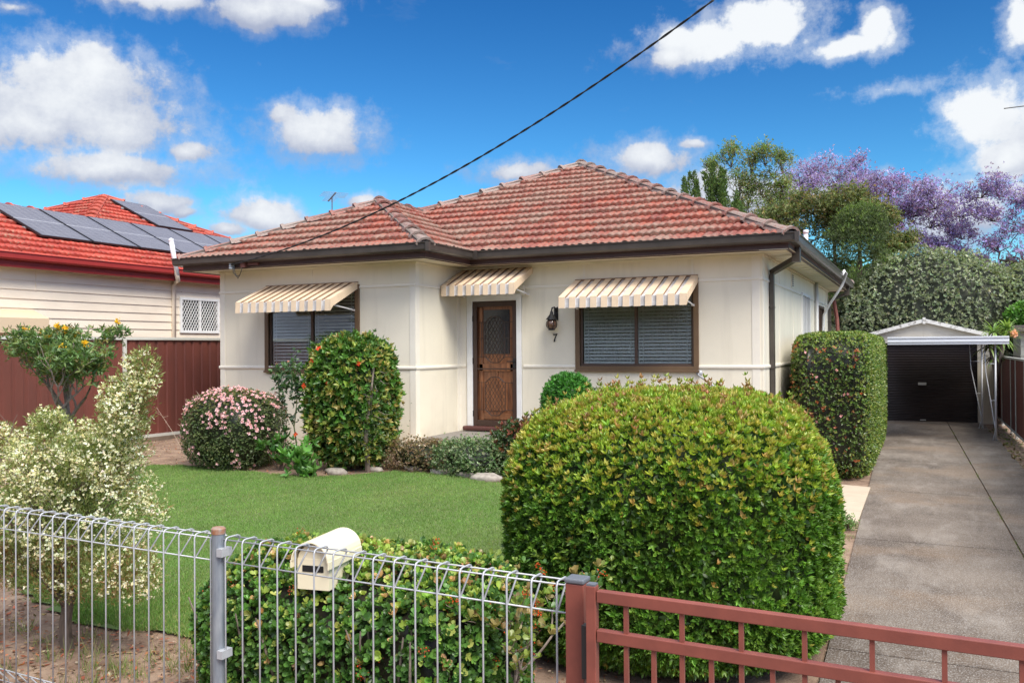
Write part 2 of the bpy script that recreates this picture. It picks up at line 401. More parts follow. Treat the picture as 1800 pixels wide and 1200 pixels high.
def fit(mb, tips, nodes, lo, hi, axes=(0,1,2)):
    """scale a tree's upper part into a target box so crown keeps its real extent"""
    T = np.array([t[0] for t in tips]); a = T.min(0); b = T.max(0); base = np.array(mb.v[0])
    def tr(p):
        p = np.array(p, float); k = np.clip((p[2]-base[2])/(a[2]+.35*(b[2]-a[2])-base[2]+1e-6), 0, 1)
        q = p.copy()
        for i in (0,1):
            w = lo[i]+(p[i]-a[i])/(b[i]-a[i])*(hi[i]-lo[i]); q[i] = p[i]*(1-k)+w*k
        q[2] = base[2]+(p[2]-base[2])*(hi[2]-base[2])/(b[2]-base[2])
        return q
    mb.v = [tuple(tr(p)) for p in mb.v]
    return mb, [(tr(p), d) for p, d in tips], [(tr(p), d, l) for p, d, l in nodes]

# ------------------------------------------------------------------ GROUND
def ground():
    xs = np.concatenate([np.linspace(-150,-15,8), np.arange(-14.5,4.1,.25), np.linspace(5,150,8)])
    ys = np.concatenate([np.linspace(-120,0,6), np.arange(.5,27,.25), np.linspace(29,220,8)])
    X, Y = np.meshgrid(xs, ys); Z = g(X, Y)
    near = (X>-15)&(X<-.9)&(Y>3)&(Y<27)
    Z = Z + near*(.012*noise3(np.stack([X,Y,X*0],-1), 3.))*sstep(-.9-X, 0, .5) - .004
    v = np.stack([X,Y,Z],-1).reshape(-1,3); nx=len(xs); ny=len(ys)
    I = np.arange(nx*ny).reshape(ny,nx); f = np.stack([I[:-1,:-1],I[:-1,1:],I[1:,1:],I[1:,:-1]],-1).reshape(-1,4)
    m = mat('garden_soil', (.31,.215,.15), .95, color2=(.15,.09,.06), scale=5, bump=.9, bscale=45, detail=9)
    tag(mesh_np('ground', v, f, m), kind='structure')
ground()

LAWN = [(-12.1,7.1),(-10.9,7.0),(-10.3,7.5),(-10.15,8.4),(-9.9,8.95),(-9.33,9.08),(-8.5,8.98),(-7.8,8.95),(-7.1,8.92),(-6.63,9.2),(-6.25,9.65),(-5.5,9.6),(-4.7,9.32),(-4.0,9.2),(-2.7,8.8),(-2.4,4.9),(-4.0,4.42),(-4.48,4.45),(-4.86,4.52),(-5.1,4.46),(-5.5,4.4),(-6.36,4.62),(-7.5,5.1),(-9,5.4),(-12.1,5.3)]
def inpoly(x, y, poly):
    r = np.zeros(len(x), bool); n = len(poly)
    for i in range(n):
        x0,y0 = poly[i]; x1,y1 = poly[(i+1)%n]
        c = ((y0>y)!=(y1>y)) & (x < (x1-x0)*(y-y0)/(y1-y0+1e-12)+x0); r ^= c
    return r
def lawn():
    st=.1; xs=np.arange(-12.3,-2.2,st); ys=np.arange(4.2,10,st)
    X,Y=np.meshgrid(xs,ys); ins=inpoly((X+.5*st).ravel(),(Y+.5*st).ravel(),LAWN).reshape(X.shape)
    I=np.arange(X.size).reshape(X.shape); f=[]
    for j in range(len(ys)-1):
        for i in range(len(xs)-1):
            if ins[j,i]: f.append((I[j,i],I[j,i+1],I[j+1,i+1],I[j+1,i]))
    f=np.array(f); used=np.unique(f); mp=-np.ones(X.size,int); mp[used]=np.arange(len(used))
    v=np.stack([X,Y,g(X,Y)+.018],-1).reshape(-1,3)[used]
    tag(mesh_np('lawn', v, mp[f], mat('lawn_thatch',(.085,.15,.030),.9,color2=(.10,.13,.04),scale=3,bump=.5,bscale=90)), kind='structure')
    # blades
    n=520000; x=rng.uniform(-12.1,-2.4,n); 
    y=4.3+(rng.random(n)**1.25)*5.5
    dn=.07*noise3(np.stack([x,y,x*0],-1),4.)+.04*noise3(np.stack([x,y,x*0],-1),15.,1.)
    k=inpoly(x+dn,y+dn,LAWN); x=x[k]; y=y[k]; n=len(x)
    P=np.stack([x,y,g(x,y)+.012],-1)
    A=unit(np.stack([rng.normal(0,.45,n),rng.normal(0,.45,n),np.ones(n)],-1)); N=unit(rng.normal(size=(n,3)))
    pat=.5+.5*noise3(P,1.6,2.); pat2=noise3(P,.5,5.)
    c=(np.array([.155,.275,.062])[None]+np.array([.05,.03,.02])*sstep(noise3(P,.9,9.),-.2,.7)[:,None])*(1+.22*rng.normal(size=(n,1)))*(1+.22*(pat[:,None]-.5)+.16*noise3(P,6.,3.)[:,None])
    dry=rng.random(n)<(.05+.12*sstep(-y,-6.2,-4.4)+.05*(pat2>.3)); c[dry]=np.array([.34,.34,.14])*(1+.2*rng.normal(size=(dry.sum(),1)))
    s=rng.uniform(.016,.036,n)*(1+.4*sstep(-y,-6,-4.4))
    v,f,c=leaf_arrays(P,A,N,s,.0055+.0015*rng.random(n),c,T_BLADE,0)
    o=mesh_np('grass',v,f,M['grass'],col=np.clip(c,.005,.9)); tag(o,'short mown green lawn in front of the cream house','grass',kind='stuff')
lawn()

def stuffs():
    # leaf litter
    n=26000; x=rng.uniform(-12.3,-1.0,n); y=3.3+8.7*rng.random(n)**1.7
    k=~inpoly(x,y,LAWN)&~((x>-7.2)&(y>10.5)); x=x[k];y=y[k];n=len(x)
    P=np.stack([x,y,g(x,y)+.012],-1); A=unit(np.stack([rng.normal(size=n),rng.normal(size=n),rng.normal(0,.25,n)],-1)); N=unit(np.stack([rng.normal(0,.3,n),rng.normal(0,.3,n),np.ones(n)],-1))
    s=rng.uniform(.012,.042,n)*(1+.4*(y<4.6))
    c=colmix(n,[(.34,.12,.07),(.42,.28,.18),(.22,.12,.07),(.46,.15,.09),(.13,.075,.05),(.50,.40,.28)])
    a1=leaf_arrays(P,A,N,s,s*.45,c)
    # on the strip beside the right fence
    n=900; x=rng.uniform(1.45,1.85,n); y=rng.uniform(9,24,n); P=np.stack([x,y,0*x+.02],-1)
    A=unit(np.stack([rng.normal(size=n),rng.normal(size=n),rng.normal(0,.4,n)],-1)); N=unit(np.stack([rng.normal(0,.3,n),rng.normal(0,.3,n),np.ones(n)],-1))
    s=rng.uniform(.04,.12,n); a2=leaf_arrays(P,A,N,s,s*.5,colmix(n,[(.22,.17,.12),(.30,.25,.19),(.10,.07,.05),(.16,.20,.08)]))
    v,f,c=merge(a1,a2); tag(mesh_np('leaf_litter',v,f,M['petal'],col=np.clip(c,.01,.9)),'dry reddish leaf litter scattered over the bare garden soil','leaf litter',kind='stuff')
    # weeds
    n=2600; cx=np.concatenate([rng.uniform(-6.4,-3.9,26),rng.uniform(.6,.9,30),rng.uniform(-.9,-.66,24)])
    cy=np.concatenate([rng.uniform(3.5,4.35,26),rng.uniform(8,23,30),rng.uniform(8,13.5,24)])
    cx[26:56]=.861-(cy[26:56]-9.77)*.0177+rng.normal(0,.012,30)
    i=rng.integers(0,len(cx),n); sp=np.where(i<26,.05,np.where(i<56,.10,.05)); spx=np.where((i>=26)&(i<56),.008,sp)
    P=np.stack([cx[i]+rng.normal(0,1,n)*spx,cy[i]+rng.normal(0,1,n)*sp,g(cx[i],cy[i])+.0],-1)
    A=unit(np.stack([rng.normal(0,.45,n),rng.normal(0,.45,n),np.ones(n)],-1)); s=np.where(i<26,rng.uniform(.05,.16,n),rng.uniform(.015,.05,n))
    v,f,c=leaf_arrays(P,A,unit(rng.normal(size=(n,3))),s,.005,colmix(n,[(.12,.20,.05),(.20,.26,.08),(.32,.30,.14)]),T_BLADE,0)
    tag(mesh_np('weeds',v,f,M['grass'],col=np.clip(c,.01,.9)),'thin grass weeds growing from the soil and driveway joint','weeds',kind='stuff')
stuffs()

def concrete():
    m = bpy.data.materials.new('driveway_concrete'); m.use_nodes=True; N=m.node_tree.nodes; L=m.node_tree.links; b=N['Principled BSDF']; b.inputs['Roughness'].default_value=.85; b.inputs['Specular IOR Level'].default_value=.3
    tc=N.new('ShaderNodeTexCoord')
    def noise(sc,det,st=(1,1,1),ro=.6):
        mp=N.new('ShaderNodeMapping'); mp.inputs['Scale'].default_value=st; L.new(tc.outputs['Object'],mp.inputs[0])
        n=N.new('ShaderNodeTexNoise'); n.inputs['Scale'].default_value=sc; n.inputs['Detail'].default_value=det; n.inputs['Roughness'].default_value=ro; L.new(mp.outputs[0],n.inputs['Vector']); return n.outputs['Fac']
    def rng_(s,a,c,lo=0,hi=1):
        r=N.new('ShaderNodeMapRange'); L.new(s,r.inputs[0]); r.inputs[1].default_value=a; r.inputs[2].default_value=c; r.inputs[3].default_value=lo; r.inputs[4].default_value=hi; return r.outputs[0]
    def mix(fa,A,B):
        x=N.new('ShaderNodeMix'); x.data_type='RGBA'; L.new(fa,x.inputs[0])
        for s,i in ((A,6),(B,7)):
            if isinstance(s,tuple): x.inputs[i].default_value=(*s,1)
            else: L.new(s,x.inputs[i])
        return x.outputs[2]
    c=mix(rng_(noise(.9,5),.38,.62),(.098,.073,.055),(.180,.145,.115))
    c=mix(rng_(noise(2.2,8,(1,.35,1),.7),.50,.68,0,.60),c,(.31,.27,.23))
    c=mix(rng_(noise(1.6,8,(1,.25,1),.75),.52,.66,0,.6),c,(.055,.042,.034))
    c=mix(rng_(noise(.5,3),.52,.62,0,.35),c,(.26,.17,.10))
    c=mix(rng_(noise(95,2),.52,.62,0,.60),c,(.36,.335,.31))
    c=mix(rng_(noise(110,2,(1.1,1,1)),.54,.64,0,.65),c,(.035,.03,.026))
    L.new(c,b.inputs['Base Color'])
    bp=N.new('ShaderNodeBump'); bp.inputs['Strength'].default_value=.6; bp.inputs['Distance'].default_value=.006; L.new(noise(95,3),bp.inputs['Height']); L.new(bp.outputs[0],b.inputs['Normal'])
    return m
def driveway():
    cm=concrete(); le=lambda y:-.61-(y-7.5)*.0165; ce=lambda y:.861-(y-9.77)*.0177; re=lambda y:1.49-(y-16.4)*.008
    mb=MB(); jl=[-1.5,2.4,6.2,9.85,13.2,16.7,20.4,23.0,25.55]
    for a,b_ in zip(jl[:-1],jl[1:]):
        a2=a+.008; b2=b_-.008
        for l,r in ((le,lambda y:ce(y)-.010),(lambda y:ce(y)+.010,re)):
            z=.018
            if a<2: pass
            mb.add([(l(a2),a2,-.08),(r(a2),a2,-.08),(r(b2),b2,-.08),(l(b2),b2,-.08),(l(a2),a2,z),(r(a2),a2,z),(r(b2),b2,z),(l(b2),b2,z)],[(4,5,6,7),(0,1,5,4),(1,2,6,5),(2,3,7,6),(3,0,4,7)])
    tag(mb.build('driveway',cm),kind='structure')
    # tiled path meeting the driveway
    p=MB()
    for j in range(4):
        y0=10.72+j*.665
        for i in range(5):
            x0=-.68-i*.60; z=.03
            zz=z+float(g(x0-.6,y0))*.9
            p.add([(x0-.595,y0,zz-.06),(x0,y0,z+float(g(x0,y0))*.9-.06),(x0,y0+.66,z+float(g(x0,y0))*.9-.06),(x0-.595,y0+.66,zz-.06),(x0-.595,y0,zz),(x0,y0,z+float(g(x0,y0))*.9),(x0,y0+.66,z+float(g(x0,y0))*.9),(x0-.595,y0+.66,zz)],[(4,5,6,7),(0,1,5,4),(1,2,6,5),(2,3,7,6),(3,0,4,7)])
    tag(p.build('path',M['pave']),kind='structure')
    f=MB(); f.box((-150,-1.8,-.1),(150,.2,.014)); tag(f.build('footpath',cm),kind='structure')
    r=MB(); r.box((-150,-14,-.3),(150,-4.2,.008)); tag(r.build('road',mat('asphalt',(.06,.06,.062),.9,var=.3,scale=20)),kind='structure')
driveway()

# ------------------------------------------------------------------ ROOF tools
def roof_face(poly, u, nin, eave, z0, k, course=.345, roll=.115, du=.0192, amp=.036, step=.074, seed=0):
    """poly: plan points; u: unit eave direction; nin: inward plan unit ; eave: plan point on the eave"""
    pu=[((np.array(p)-eave)@u,(np.array(p)-eave)@nin) for p in poly]
    smax=max(p[1] for p in pu); ck=course*math.cos(math.atan(k)); nc=int(math.ceil(smax/ck))
    def rngat(s):
        xs=[]
        for i in range(len(pu)):
            (u0,s0),(u1,s1)=pu[i],pu[(i+1)%len(pu)]
            if abs(s1-s0)<1e-6:
                if abs(s-s0)<1e-5: xs+=[u0,u1]
                continue
            t=(s-s0)/(s1-s0)
            if -1e-6<=t<=1+1e-6: xs.append(u0+t*(u1-u0))
        return (min(xs),max(xs)) if xs else None
    umin=min(p[0] for p in pu); umax=max(p[0] for p in pu)
    us=np.arange(umin,umax+du,du)
    rs=np.random.default_rng(seed); ntile=int((umax-umin)/(roll*2))+3
    V=[];C=[];rows=0
    rowsd=[]
    for c in range(nc):
        tr=rs.random(ntile); tg=rs.random(ntile); th=rs.normal(0,.0035,ntile)
        for fr in (0.,.06,.35,.7,1.0):
            s=min((c+fr)*ck,smax-1e-4); R=rngat(s)
            if R is None: continue
            uu=np.clip(us,*R)
            off=(c%2)*roll
            w=(us-umin+off)/roll; ti=np.clip(((us-umin+off)/(2*roll)).astype(int),0,ntile-1)
            ph=w%1.0
            prof=amp*(np.abs(np.sin(math.pi*ph))**.75)
            prof=prof+ .006*((w/2%1.0)<.5)
            lip=-.012 if fr==0 else 0
            sag=0.006*np.sin(us*1.3+c*.7)
            h=prof+step*(1-fr)+th[ti]+lip+sag*.4
            if fr==0: h=h
            ss=s-(.045+.012*np.abs(np.sin(math.pi*ph)) if fr==0 else 0)
            P=np.stack([eave[0]+u[0]*uu+nin[0]*ss,eave[1]+u[1]*uu+nin[1]*ss,z0+k*ss+h],-1)
            V.append(P); edge=1.0 if fr<.1 else (.5 if fr<.5 else .15)
            C.append(np.stack([tr[ti],tg[ti]*.6+edge*.6,np.zeros(len(us))],-1))
            rowsd.append(uu)
    n=len(us); m=len(V); I=np.arange(n*m).reshape(m,n)
    f=np.stack([I[:-1,:-1],I[:-1,1:],I[1:,1:],I[1:,:-1]],-1)
    U=np.array(rowsd); wd=(U[:-1,1:]-U[:-1,:-1])+(U[1:,1:]-U[1:,:-1]); f=f[wd>1e-4]
    return np.vstack(V), f, np.vstack(C)
def merge4(arrs):
    return merge(*arrs)
def hip_caps(lines, rnd, w=.135, h=.10, piece=.46):
    """lines: (A low, B high) 3D"""
    mb=MB(); cols=[]; mo=MB()
    for A,B in lines:
        A=np.array(A,float);B=np.array(B,float);d=B-A;L=np.linalg.norm(d);d/=L;sd=np.cross(d,V3(0,0,1));sd/=np.linalg.norm(sd);up=np.cross(sd,d)
        n=max(1,int(round(L/piece)));p=L/n
        mo.obox((A+B)/2+up*.03,d*L/2,sd*w*.80,up*.035)
        for i in range(n):
            a=A+d*(i*p-.03);b=A+d*((i+1)*p+.02); b0=len(mb.v)
            jr=rnd.gauss(0,.004)
            pr=[(-1,.0),(-.82,.45),(-.42,.88),(0,1.),(.42,.88),(.82,.45),(1,.0)]
            for q,sc,lf in ((a,1.08,.040+jr),(a,1.0,.02),(b,.90,.012+jr)):
                pass
            rings=[(a,.93,.022+jr),(a,1.10,.040+jr),(a+d*.05,1.10,.040+jr),(a+d*.055,1.0,.030+jr),(b,.92,.012+jr)]
            for q,sc,lf in rings:
                for x,y in pr: mb.v.append(tuple(q+sd*x*w*sc+up*(y*h*sc+lf-.02)))
            for r in range(len(rings)-1):
                for k in range(6):
                    s=b0+r*7+k; mb.f.append((s,s+1,s+8,s+7)); mb.m.append(0)
            c=(rnd.random(),rnd.random()*1.2,0); cols+= [c]*35
    return mb,cols,mo

# ------------------------------------------------------------------ HOUSE
Yw,Ym,Xc,Xr,Xl,e=11.113,12.5,-6.832,-2.013,-10.662,.434
Yb=21.96; ZT=3.35; GZ=3.555
xl,xr,xc,yf,ym,yb=Xl-e,Xr+e,Xc+e,Yw-e,Ym-e,Yb+e
house=thing('cream_house',(-6.3,14,.4),'single storey cream clad house with weathered terracotta tiled hip roof and striped awnings','house')

def wall_plane(mb, o, u, n, L, z0, z1, ops, th=.14, m=0):
    """o origin at base, u dir, n outward normal; ops [(u0,u1,z0,z1)]"""
    us=sorted({0,L,*[a for q in ops for a in q[:2]]}); zs=sorted({z0,z1,*[a for q in ops for a in q[2:]]})
    o=np.array(o,float);u=np.array(u,float);n=np.array(n,float);z=V3(0,0,1)
    P=lambda a,b,d=0:o+u*a+z*b-n*d
    for i in range(len(us)-1):
        for j in range(len(zs)-1):
            a,b,c,d=us[i],us[i+1],zs[j],zs[j+1]
            if any(q[0]<=a+1e-6 and q[1]>=b-1e-6 and q[2]<=c+1e-6 and q[3]>=d-1e-6 for q in ops): continue
            mb.add([P(a,c),P(b,c),P(b,d),P(a,d)],[(0,1,2,3)],m)
            mb.add([P(a,c,th),P(b,c,th),P(b,d,th),P(a,d,th)],[(3,2,1,0)],m)
    for a,b,c,d in ops:
        for q in ([P(a,c),P(a,d),P(a,d,th),P(a,c,th)],[P(b,c),P(b,c,th),P(b,d,th),P(b,d)],[P(a,c),P(a,c,th),P(b,c,th),P(b,c)],[P(a,d),P(b,d),P(b,d,th),P(a,d,th)]):
            mb.add(q,[(0,1,2,3)],m)
W=MB()
wz0=.15
WW=(-9.62,-7.91,1.76,2.965)       # wing window opening
MW=(-4.74,-2.985,1.76,2.965)
DO=(-6.60,-5.81,.79,2.80)
SW=[(16.85,17.95,2.02,2.98),(19.75,20.65,1.95,2.86)]
wall_plane(W,(Xl,Yw,0),(1,0,0),(0,-1,0),Xc-Xl,wz0,ZT,[(WW[0]-Xl,WW[1]-Xl,WW[2],WW[3])])
wall_plane(W,(Xc,Yw,0),(0,1,0),(1,0,0),Ym-Yw,wz0,ZT,[])
wall_plane(W,(Xc,Ym,0),(1,0,0),(0,-1,0),Xr-Xc,wz0,ZT,[(MW[0]-Xc,MW[1]-Xc,MW[2],MW[3]),(DO[0]-Xc,DO[1]-Xc,DO[2],DO[3])])
wall_plane(W,(Xr,Ym,0),(0,1,0),(1,0,0),Yb-Ym,-.05,ZT,[(a-Ym,b-Ym,c,d) for a,b,c,d in SW])
wall_plane(W,(Xr,Yb,0),(-1,0,0),(0,1,0),Xr-Xl,wz0,ZT,[])
wall_plane(W,(Xl,Yb,0),(0,-1,0),(-1,0,0),Yb-Yw,wz0,ZT,[])
W.build('wall',M['wall'],house)
IN=MB(); IN.box((Xl+.15,Yw+1.3,.7),(Xr-.15,Yw+1.34,ZT)) if False else None
IN.box((Xl+.16,Ym+1.2,.70),(Xr-.16,Ym+1.25,ZT-.02)); IN.box((Xl+.16,Yw+.16,.66),(Xr-.16,Ym+1.19,.70)); IN.build('partition',mat('room_wall',(.22,.20,.18),.9),house)
# belts and joint strips
T=MB()
def belt(z,h,d):
    pr=[(0,0),(d*.7,0),(d,h*.3),(d,h*.7),(d*.7,h),(0,h)]
    segs=[[(Xl-.02,Yw-.0),(Xc,Yw),(Xc,Ym),(Xr,Ym),(Xr,Yb)]]
    return pr
def strip_path(path,z,h,d):
    pr=[(0,0),(d*.75,0.004),(d,h*.35),(d,h*.65),(d*.75,h-.004),(0,h)]
    T.sweep([(x,y,z) for x,y in path],pr)
strip_path([(Xl-.02,Yw),(Xc,Yw),(Xc,Ym),(DO[0]-.12,Ym)],1.727,.052,.022)
strip_path([(DO[1]+.12,Ym),(MW[0]-.055,Ym)],1.727,.052,.022)
strip_path([(MW[1]+.065,Ym),(Xr,Ym),(Xr,Yb)],1.727,.052,.022)
strip_path([(Xl-.02,Yw),(Xc,Yw),(Xc,Ym),(Xr,Ym),(Xr,Yb)],2.974,.042,.016)
def vst(x,y,z0,z1,nx,ny,w=.045,d=.007):
    T.box((x-(w/2 if ny else 0),y-(w/2 if nx else 0),z0),(x+(w/2 if ny else 0)+nx*d,y+(w/2 if nx else 0)+ny*d,z1))
for x in (Xl+.05,-8.75,Xc-.05): vst(x,Yw,3.02 if x==-8.75 else wz0,ZT-.002,0,-1,w=.1 if x!=-8.75 else .012)
for x,a,b_ in ((Xc+.06,wz0,ZT),(-5.74,.55,ZT),(-4.67,3.02,ZT),(-3.0,3.02,ZT),(Xr-.09,wz0,ZT)): vst(x,Ym,a,b_-.002,0,-1,w=.11 if x in(Xc+.06,Xr-.09) else .03)
vst(Xc,Yw+.05,.6,ZT-.002,1,0,w=.1); vst(Xc,Ym-.06,.6,ZT-.002,1,0,w=.11)
for y in (Ym+.10,14.1,15.7,18.9,21.3): vst(Xr,y,0,ZT-.002,1,0,w=.1 if y<13 else .04)
T.box((Xc,Yw+.002,.585),(Xc+.03,Ym,.62)); 
T.build('cover_strip',M['trim'],house)
# soffit + cornice
S=MB()
S.add([(xl,yf,ZT),(xc,yf,ZT),(xc,ym,ZT),(xr,ym,ZT),(xr,yb,ZT),(xl,yb,ZT)],[(0,5,4,3,2,1)])
for i in range(22):
    y=ym+.45*i
    if y<yb-.1: S.box((Xr+.03,y,ZT-.006),(xr-.03,y+.014,ZT))
for x in np.arange(Xl,Xr,1.2): S.box((x,(yf if x<Xc else ym)+.03,ZT-.004),(x+.02,(Yw if x<Xc else Ym)-.02,ZT))
S.sweep([(Xl,Yw,ZT-.035),(Xc,Yw,ZT-.035),(Xc,Ym,ZT-.035),(Xr,Ym,ZT-.035),(Xr,Yb,ZT-.035)],[(.0,0),(.025,0),(.03,.03),(0,.03)])
S.build('soffit',M['soffit'],house)
EV=[(xl,yf,0),(xc,yf,0),(xc,ym,0),(xr,ym,0),(xr,yb,0),(xl,yb,0)]
F=MB(); F.sweep(EV,[(-.06,ZT-.012),(-.02,ZT-.012),(-.02,GZ-.02),(-.06,GZ-.02)],closed=True); F.build('fascia',M['fascia'],house)
Gt=MB(); Gt.sweep(EV,[(-.012,GZ-.125),(.075,GZ-.125),(.098,GZ-.10),(.102,GZ-.02),(.118,GZ-.012),(.118,GZ),(.100,GZ),(.094,GZ-.10),(.072,GZ-.118),(-.012,GZ-.118)],closed=True)
for x,y in ((xc,yf),(xc,ym),(xr,ym)):
    s=1 if (x,y)!=(xc,ym) else 1
    Gt.box((x+.075,y-.127,GZ-.13),(x+.13,y-.07,GZ+.004)) if (x,y)!=(xc,ym) else Gt.box((x+.10,y-.135,GZ-.13),(x+.17,y-.10,GZ+.004))
Gt.build('gutter',M['gutter'],house,bevel=0)
# roof
K=.478; z0=3.50
u=lambda *a:np.array(a,float)
hm=(xr-xl)/2; hw=(xc-xl)/2; ax=(xl+xr)/2; wx=(xl+xc)/2
ap1=(ax,ym+hm); ap2=(ax,yb-hm); w1=(wx,yf+hw); w2=(wx,ym+hw)
faces=[([(xc,ym),(xr,ym),ap1,w2],u(1,0),u(0,1),u(xc,ym)),
 ([(xl,yf),(xc,yf),w1],u(1,0),u(0,1),u(xl,yf)),
 ([(xc,yf),(xc,ym),w2,w1],u(0,1),u(-1,0),u(xc,yf)),
 ([(xr,ym),(xr,yb),ap2,ap1],u(0,1),u(-1,0),u(xr,ym)),
 ([(xl,yb),(xl,yf),w1,w2,ap1,ap2],u(0,-1),u(1,0),u(xl,yb)),
 ([(xr,yb),(xl,yb),ap2],u(-1,0),u(0,-1),u(xr,yb))]
arr=[roof_face(p,a,b,c,z0,K,seed=i,du=.0192 if i<3 else .05) for i,(p,a,b,c) in enumerate(faces)]
v,f,c=merge(*arr); 
roof=mesh_np('roof',v,f,M['tile'],house,col=c)
zz=lambda s:z0+K*s+.02
rp=lambda p,s:(p[0],p[1],zz(s))
rd=random.Random(5)
mb,cols,mo=hip_caps([(rp((xc,yf),0),rp(w1,hw)),(rp((xl,yf),0),rp(w1,hw)),(rp(w1,hw),rp(w2,hw)),(rp(w2,hw),rp(ap1,hm)),(rp((xr,ym),0),rp(ap1,hm)),(rp(ap1,hm),rp(ap2,hm)),(rp((xr,yb),0),rp(ap2,hm))],rd)
mesh_np('hip_cap',mb.v,mb.f,M['hipcap'],roof,col=np.array(cols)); 
mo.build('mortar_bedding',M['mortar'],roof)
vl=MB(); A=V3(xc+.02,ym+.02,z0+.035); B=V3(wx,ym+hw,z0+K*hw+.045); d=unit(B-A); sd=np.cross(d,V3(0,0,1)); sd=unit(sd)
vl.obox((A+B)/2,(B-A)/2,sd*.065,V3(0,0,.012)); vl.build('valley_flashing',M['valley'],roof)

# windows
def window(x0,x1,z0,z1,y,mull,parent,fw=.075,slat=(.052,.86),curtain=True,nsl=None,label=None):
    fr=MB(); d0=y-.03; 
    for a,b in (((x0-fw,d0,z0-fw),(x0,y+.05,z1+fw)),((x1,d0,z0-fw),(x1+fw,y+.05,z1+fw)),((x0,d0,z0-fw),(x1,y+.05,z0)),((x0,d0,z1),(x1,y+.05,z1+fw))): fr.box(a,b)
    fr.box((x0-fw-.01,d0-.02,z0-fw-.012),(x1+fw+.01,y,z0-fw+.018))
    fo=fr.build('window',M['frame'],parent,bevel=.004,label=label)
    s=MB(); t=.035; ys=y+.01
    for a,b in (((x0+.001,ys,z0+.001),(x0+t,ys+.04,z1)),((x1-t,ys,z0+.001),(x1-.001,ys+.04,z1)),((x0+t,ys,z0+.001),(x1-t,ys+.04,z0+t)),((x0+t,ys,z1-t),(x1-t,ys+.04,z1)),((mull-.022,ys-.004,z0+t),(mull+.022,ys+.04,z1-t))): s.box(a,b)
    s.build('sash',M['sash'],fo)
    p=MB(); p.box((x0+t,ys+.018,z0+t),(x1-t,ys+.022,z1-t)); p.build('pane',M['glass'],fo)
    b=MB()
    for a,c_ in ((x0+t+.02,mull-.035),(mull+.035,x1-t-.02)):
        zc=z0+t+.02
        while zc<z1-t:
            hd=.021; tl=slat[1]+rng.normal(0,.02)
            b.obox((( a+c_)/2,ys+.052,zc),((c_-a)/2,0,0),(0,hd*math.cos(tl),hd*math.sin(tl)),(0,.0012,.0012)); zc+=slat[0]
        for xx in (a+.06,c_-.06): b.box((xx,ys+.024,z0+t),(xx+.012,ys+.028,z1-t))
        b.box((a-.012,ys+.045,z0+t),(a+.004,ys+.05,z1-t))
        b.box((a,ys+.055,z0+t),(c_,ys+.095,z0+t+.02))
    b.build('blind',M['blind'],fo)
    if curtain:
        cv=MB(); n=int((x1-x0)/.012); pts=[]
        for i in range(n+1):
            x=x0+(x1-x0)*i/n; pts.append((x,y+.15+.022*math.sin(x*95)+.01*math.sin(x*31),0))
        vs=[(p_[0],p_[1],z0) for p_ in pts]+[(p_[0],p_[1],z1) for p_ in pts]
        cv.add(vs,[(i,i+1,n+2+i,n+1+i) for i in range(n)]); cv.build('curtain',M['curtain'],fo,smooth=True)
    return fo
window(WW[0],WW[1],WW[2],WW[3],Yw,-8.76,house,slat=(.052,.86),curtain=False,label='bronze framed sliding window beside the tall shrub')
window(MW[0],MW[1],MW[2],MW[3],Ym,-3.855,house,label='bronze framed sliding window with white blinds right of the door')
# a side windows
def side_window(y0,y1,z0,z1,m,dark):
    fr=MB(); t=.05; x=Xr
    for a,b in (((x-.02,y0-t,z0-t),(x+.035,y0,z1+t)),((x-.02,y1,z0-t),(x+.035,y1+t,z1+t)),((x-.02,y0,z0-t),(x+.035,y1,z0)),((x-.02,y0,z1),(x+.035,y1,z1+t))): fr.box(a,b)
    k=3 if not dark else 1
    for i in range(1,k+1):
        yy=y0+(y1-y0)*i/(k+1); fr.box((x-.01,yy-.02,z0),(x+.025,yy+.02,z1))
    o=fr.build('window',m,house); p=MB(); p.box((x-.025,y0,z0),(x-.021,y1,z1)); p.build('pane',M['glass'],o)
    if not dark:
        c_=MB(); c_.box((x-.07,y0,z0),(x-.06,y1,z1)); c_.build('blind',M['blind'],o)
    o['label']='dark framed side window near the back corner' if dark else 'white framed side window above the clipped hedge'
side_window(*SW[0],M['white'],False); side_window(*SW[1],M['sash'],True)

